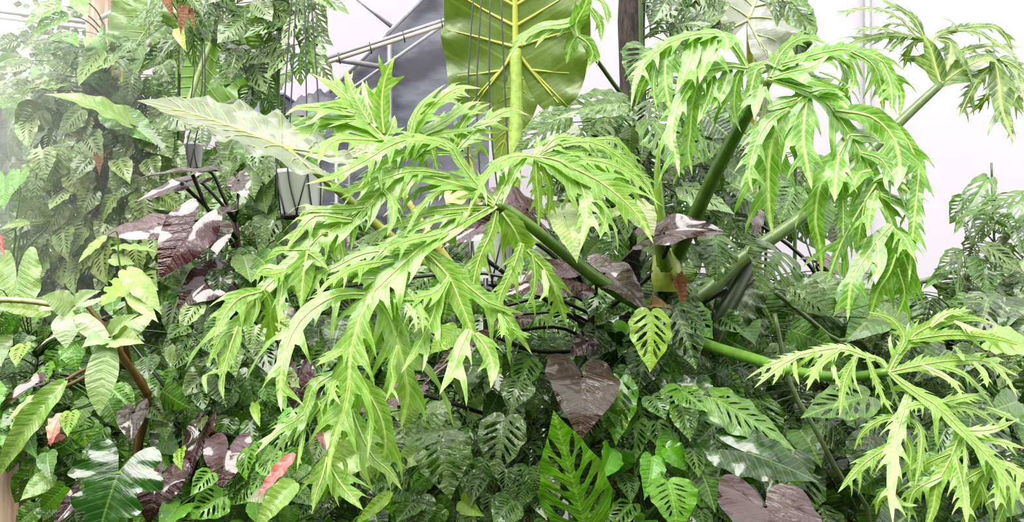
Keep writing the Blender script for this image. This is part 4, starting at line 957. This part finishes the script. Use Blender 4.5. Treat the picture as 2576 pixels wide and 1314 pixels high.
vine('monstera vine with dark shining leaves at the lower right below the hanging frond', 2080, 2.6, 800, [(1800, 2240, 760, 1080, 2.5, 2.8, 70, 90, 140, ['mon', 'oval', 'monbig'], ['deep', 'mid', 'dull', 'grey']), (1760, 2260, 1060, 1400, 2.2, 2.6, 70, 90, 150, ['oval', 'mon', 'monbig'], ['deep', 'deep', 'mid'])],
     [('monplain', 1792, 1000, 2002, 1134, 2.05, 130, 'mid', (.2, -.8, .8)), ('heartd', 1880, 1140, 2060, 1214, 1.95, 150, 'deep', (.1, -.8, .8)), ('monslit', 2185, 998, 2012, 1052, 2.1, 116, 'mid', (0, -.7, .8)), ('mon', 2190, 1100, 2160, 1230, 2.15, 110, 'deep'), ('oval', 1760, 1180, 1800, 1290, 2.1, 80, 'deep'), ('mon', 1780, 940, 1700, 900, 2.3, 70, 'deep'), ('oval', 1990, 830, 2110, 880, 2.4, 80, 'mid'), ('oval', 1900, 560, 1790, 540, 2.7, 100, 'deep'), ('giant', 1870, 730, 1800, 880, 2.4, 120, 'deep'),
      ('mon', 1720, 470, 1850, 540, 2.5, 110, 'grey', (0, -.6, .9)), ('mon', 1995, 470, 1960, 560, 2.6, 100, 'mid')])
vine('dense monstera vine filling the lower right corner behind the pale frond', 2420, 2.6, 780, [(2220, 2680, 790, 1080, 2.4, 2.75, 70, 90, 145, ['oval', 'mon', 'monbig'], ['deep', 'mid', 'grey', 'dull']), (2220, 2680, 1060, 1400, 2.15, 2.6, 70, 95, 150, ['oval', 'mon', 'monbig'], ['deep', 'deep', 'mid'])],
     [('oval', 2180, 800, 2330, 850, 2.2, 100, 'grey', (0, -.6, .9)), ('oval', 2480, 860, 2620, 900, 2.1, 110, 'pale', (0, -.7, .8)), ('oval', 2560, 1010, 2480, 1040, 2.1, 80, 'mid'), ('oval', 2380, 880, 2300, 960, 2.2, 80, 'deep')])
vine('upright monstera with backlit leaves against the white wall at far right', 2500, 3.0, 410, [(2390, 2620, 700, 900, 2.7, 2.95, 34, 90, 130, ['monbig', 'monslit', 'mon'], ['deep', 'mid', 'dull']), (2420, 2600, 540, 700, 2.85, 3.05, 10, 70, 100, ['monbig', 'monslit'], ['mid', 'dull'])],
     [('monslit', 2484, 452, 2397, 592, 2.85, 66, 'mid', (-.4, -1, .4)), ('monslit', 2572, 488, 2408, 548, 2.8, 50, 'mid', (0, -.7, .8)), ('monslit', 2490, 545, 2440, 620, 2.9, 60, 'mid', (0, 1, .2)), ('monslit', 2510, 555, 2560, 575, 2.9, 60, 'mid', (0, 1, .2)), ('monslit', 2480, 620, 2576, 690, 2.75, 60, 'dull'), ('monslit', 2420, 640, 2350, 690, 2.8, 60, 'mid'), ('lance', 2380, 680, 2320, 730, 2.8, 30, 'mid'), ('monslit', 2440, 590, 2420, 560, 2.9, 40, 'mid')], r=.007)
vine('pale leaved monstera behind the dark totem against the white wall', 1930, 3.5, 300, [(1700, 2150, 420, 620, 3.2, 3.6, 44, 80, 130, ['monbig', 'mon', 'oval'], ['deep', 'mid', 'dull']), (1760, 1900, 250, 420, 3.2, 3.5, 12, 80, 120, ['monbig', 'mon'], ['mid', 'dull']), (1700, 2300, 760, 1100, 3.0, 3.4, 60, 100, 150, ['monbig', 'mon', 'oval'], ['deep', 'mid'])])
vine('holed monstera leaves high at the top right by the silvery blade', 2000, 3.05, -40, [(1660, 1790, -40, 110, 2.75, 2.95, 14, 70, 110, ['monbig', 'mon'], ['deep', 'mid'])], [('monslit', 1935, -10, 1955, 70, 2.75, 60, 'deep'), ('monslit', 1985, 5, 2055, 95, 2.75, 80, 'mid'), ('monslit', 1960, -30, 2040, 30, 2.75, 50, 'mid')])
# deep background row
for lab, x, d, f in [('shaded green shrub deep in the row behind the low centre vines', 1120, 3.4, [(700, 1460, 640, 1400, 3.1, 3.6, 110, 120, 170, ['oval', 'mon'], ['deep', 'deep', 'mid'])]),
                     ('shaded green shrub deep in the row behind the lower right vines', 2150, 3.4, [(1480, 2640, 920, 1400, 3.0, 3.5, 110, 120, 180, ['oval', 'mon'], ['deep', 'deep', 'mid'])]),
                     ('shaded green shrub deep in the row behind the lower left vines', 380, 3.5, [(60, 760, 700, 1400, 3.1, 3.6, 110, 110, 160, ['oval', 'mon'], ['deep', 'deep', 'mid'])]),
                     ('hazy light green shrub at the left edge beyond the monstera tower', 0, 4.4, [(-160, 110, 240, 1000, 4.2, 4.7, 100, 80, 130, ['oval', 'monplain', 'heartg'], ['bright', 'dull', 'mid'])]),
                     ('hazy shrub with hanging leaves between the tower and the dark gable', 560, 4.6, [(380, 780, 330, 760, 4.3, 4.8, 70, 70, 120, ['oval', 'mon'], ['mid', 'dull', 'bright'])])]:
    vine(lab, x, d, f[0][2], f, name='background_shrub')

# ================================================================== 5. single foliage plants at the left and bottom
p = Plant('variegated_philodendron', 'pale three-lobed variegated philodendron reaching in from the left edge', 'plant', [(330, 1430, 2.4), (345, 1150, 2.35), (372, 1000, 2.3), (330, 930, 2.25)], 0.016, 0.012, lin(110, 84, 52))
p.leaf('tri', 178, 778, 168, 876, 2.15, w=170, col=lin(176, 196, 150), n=(0, -.8, .8), to=W(330, 930, 2.25), r=.006, jc=0, var=0)
p.leaf('tri', 278, 852, 248, 1046, 2.05, w=190, col=lin(168, 190, 136), n=(.1, -.9, .7), to=W(330, 930, 2.25), r=.007, jc=0, var=1)
p.leaf('oval', 180, 770, 105, 745, 2.15, w=70, col=lin(176, 196, 150), pet=False); p.leaf('oval', 190, 770, 256, 732, 2.15, w=46, col=lin(176, 196, 150), pet=False)
p.leaf('oval', 285, 850, 365, 865, 2.06, w=66, col=lin(168, 190, 136), pet=False); p.leaf('oval', 280, 845, 350, 790, 2.08, w=50, col=lin(160, 186, 130), pet=False); p.leaf('oval', 270, 850, 205, 875, 2.06, w=60, col=lin(168, 190, 136), pet=False)
p.tube([(-120, 752, 2.1), (60, 757, 2.12), (176, 776, 2.15)], 0.009, 0.007, lin(196, 200, 130)); p.tube([(288, 868, 2.06), (330, 930, 2.2), (372, 992, 2.3)], 0.009, 0.012, lin(150, 106, 60))
p.leaf('lance', 128, 790, -20, 772, 2.2, w=34, col='pale', pet=False); p.leaf('lance', 165, 958, -14, 1220, 2.0, w=60, col=lin(136, 172, 84), n=(.4, -.8, .7), r=.005)
p.leaf('lance', 130, 985, 20, 1055, 2.05, w=44, col=lin(150, 180, 110), n=(0, -.6, .9), r=.005)
p = Plant('lobed_philodendron', 'yellow-green lobed philodendron leaf curling above the variegated plant', 'plant', [(400, 1430, 2.6), (370, 1000, 2.55), (330, 800, 2.45), (310, 700, 2.4)], 0.012, 0.008, 'stemg')
p.leaf('lobed', 320, 720, 255, 770, 2.3, w=120, col='lime', n=(-.2, -.8, .7)); p.leaf('oval', 318, 680, 408, 792, 2.25, w=64, col='pale', n=(.4, -.8, .6)); p.leaf('oval', 330, 740, 400, 812, 2.22, w=44, col=lin(180, 204, 110), n=(.2, -1, .4)); p.leaf('lance', 268, 594, 196, 662, 2.35, w=26, col='lime'); p.leaf('oval', 290, 620, 396, 635, 2.45, w=40, col='pale', n=(0, -.5, 1)); p.leaf('oval', 280, 650, 340, 665, 2.45, w=36, col='pale')
p = Plant('dark_lobed_philodendron', 'dark glossy lobed philodendron leaf in the lower left', 'plant', [(300, 1600, 2.3), (330, 1400, 2.3)], 0.012, 0.009, 'stemg')
p.leaf('lobed', 296, 1196, 236, 1392, 1.98, w=236, col=lin(34, 72, 24), n=(.1, -.9, .7), r=.006, var=0, jc=0); p.leaf('heartg', 445, 1280, 400, 1340, 2.05, w=76, col='bright')
p = Plant('heart_leaf_plant', 'light green heart-shaped leaves at the left edge above the variegated plant', 'plant', [(30, 1430, 3.0), (34, 900, 3.0), (36, 720, 3.0)], 0.01, 0.008, 'stemg')
p.leaf('heartg', 42, 704, 46, 868, 2.7, w=120, col=lin(140, 176, 88), n=(0, -1, .5), jc=0); p.leaf('heartg', 12, 460, 10, 530, 2.9, w=60, col='bright'); p.leaf('heartg', 50, 440, 40, 480, 2.9, w=44, col='bright'); p.leaf('lance', 75, 560, 0, 578, 2.8, w=26, col='pale'); p.leaf('pink', 2, 590, 12, 650, 2.7, w=10, col=lin(200, 40, 50))
# bare stems and stakes
def stake(label, pts, w, mat, name, cat):
    P = crom([W(*q) for q in pts], 5); P = [Vector((P[0].x, P[0].y, 0.0))] + P if P[0].z > 0.05 else P
    mb = MB(); mb.tube(P, w / 2, n=8); o = mb.build(name, M[mat]); 
    return tag(o, label, cat)
stake('black plastic stake standing behind the central frond tips', [(1222, 1000, 2.5), (1222, 700, 2.5)], 0.016, 'blackp', 'plant_stake', 'stake')
stake('black plastic stake leaning at the bottom centre right of the streaked leaf', [(1200, 1300, 2.35), (1330, 1130, 2.35)], 0.016, 'blackp', 'plant_stake', 'stake')
stake('black plastic stake leaning behind the bottom purple-black heart leaf', [(1860, 1250, 2.2), (1730, 1140, 2.25)], 0.014, 'blackp', 'plant_stake', 'stake')
stake('pale bamboo cane upright among the stems at centre right', [(1915, 1000, 2.9), (1912, 760, 2.9)], 0.03, 'wood', 'bamboo_cane', 'cane')
for lab, pts in [('long bare green stem slanting down to the bottom edge at right', [(2190, 1340, 2.2), (2120, 1210, 2.2), (2040, 1060, 2.22), (1988, 965, 2.25), (1948, 790, 2.3)]), ('bare green stem crossing below the pale holed leaf at right', [(2200, 960, 2.5), (2090, 850, 2.4), (1950, 735, 2.3)])]:
    b = Plant('aerial_stem', lab, 'plant', pts, 0.008, 0.007, lin(92, 110, 66))
b = Plant('climbing_stem', 'thick pale stem rising diagonally at the far right against the wall', 'plant', [(2300, 780, 2.9), (2380, 730, 2.9), (2460, 670, 2.9), (2530, 600, 2.9), (2600, 530, 2.9)], 0.016, 0.012, lin(112, 130, 80))
b.leaf('monslit', 2590, 540, 2640, 600, 2.85, w=90, col='mid')
# trees outside, seen past the open side at the upper left
for k, (x, d, h, lab) in enumerate([(40, 12.0, 4.6, 'grey-green tree outside the open side, right of the two at the left edge'), (-190, 12.6, 4.8, 'grey-green tree outside, cut by the left edge'), (250, 12.5, 6.5, 'tree outside mostly hidden behind the timber pole')]):
    b = W(x, 657, d); r = thing('garden_tree', (b.x, d, 0), lab, 'tree')
    mb = MB(); mb.tube([Vector((b.x + 0.06 * math.sin(z), d, z)) for z in (0, .8, 1.6, 2.4, 3.2)], 0.16, 0.07, 10); mb.build('trunk', M['bark'], r)
    mb = MB()
    for i in range(2600):
        a, e, rr_ = R.uniform(0, 6.28), math.acos(R.uniform(-1, 1)), R.random() ** .4
        c = Vector((b.x + math.cos(a) * math.sin(e) * 1.5 * rr_, d + math.sin(a) * math.sin(e) * 1.3 * rr_, h * .55 + math.cos(e) * h * .45 * rr_))
        t = Vector((R.uniform(-1, 1), R.uniform(-1, 1), R.uniform(-1, .4))).normalized() * R.uniform(.10, .18); n = t.orthogonal() * .35
        mb.add([c, c + t * .5 + n, c + t, c + t * .5 - n], [(0, 1, 2, 3)], [(0, 0), (.5, .15), (1, 0), (.5, -.15)])
    o = mb.build('crown', M['oval'], r); o.color = lin(74, 88, 62); o['kind'] = 'stuff'

# high storage shelf in the background with a bin and a folded dark sheet
sx, sz, sd = W(735, 0, 5.0).x, W(0, 296, 5.0).z, 5.0
r = thing('storage_shelf', (sx, sd, 0), 'grey metal storage shelf in front of the pinkish film wall', 'shelf')
mb = MB(); mb.box((sx, sd, sz - 0.012), (0.34, 0.2, 0.012)); mb.build('shelf_board', M['galv'], r, False)
for dx in (-.32, .32):
    for dy in (-.18, .18):
        mb = MB(); mb.tube([Vector((sx + dx, sd + dy, 0)), Vector((sx + dx, sd + dy, sz - 0.02))], 0.012, n=8); mb.build('post', M['galv'], r)
M['crate'] = plain('blue_grey_bin', lin(120, 128, 146), 0.5); M['sheet'] = plain('dark_sheet', lin(58, 58, 66), 0.5, 0, 9, 0.4, None, 0.5)
r = thing('storage_bin', (sx - 0.16, sd, sz), 'blue-grey plastic bin on the high storage shelf', 'bin')
mb = MB(); mb.box((sx - 0.16, sd, sz + 0.06), (0.13, 0.12, 0.06)); mb.build('bin_body', M['crate'], r, False)
mb = MB(); mb.box((sx - 0.16, sd, sz + 0.125), (0.145, 0.135, 0.006)); mb.build('rim', M['crate'], r, False)
mb = MB(); V = []; F = []; n = 14
for i in range(n + 1):
    for k in range(n + 1):
        u, v = i / n, k / n; h = 0.15 * (math.sin(math.pi * u) * math.sin(math.pi * v)) ** 0.5 * (1 + 0.25 * math.sin(u * 17 + v * 5) * math.sin(v * 13))
        V.append((sx - 0.0 + u * 0.34, sd - 0.17 + v * 0.34, sz + 0.002 + h))
for i in range(n):
    for k in range(n): a = i * (n + 1) + k; F.append((a, a + n + 1, a + n + 2, a + 1))
mb.add(V, F); tag(mb.build('folded_sheet', M['sheet']), 'crumpled dark grey sheet heaped on the high storage shelf', 'sheet')
# mist drifting from the nozzles along the left edge
mm, nt, out = newmat('mist'); vs = nt.nodes.new('ShaderNodeVolumeScatter'); vs.inputs['Density'].default_value = 0.25; vs.inputs['Color'].default_value = (1, 1, 1, 1)
nt.links.new(vs.outputs[0], out.inputs['Volume'])
mb = MB(); c = W(-160, 480, 3.1); prof = [(math.sin(math.pi * i / 16), -math.cos(math.pi * i / 16)) for i in range(17)]
mb.lathe((0, 0, 0), prof, 32); mb.v = [(c.x + x * 1.0, c.y + y * 0.75, c.z + z * 1.05) for x, y, z in mb.v]
o = mb.build('mist', mm); tag(o, 'thin white mist drifting along the left edge', 'mist', kind='stuff')
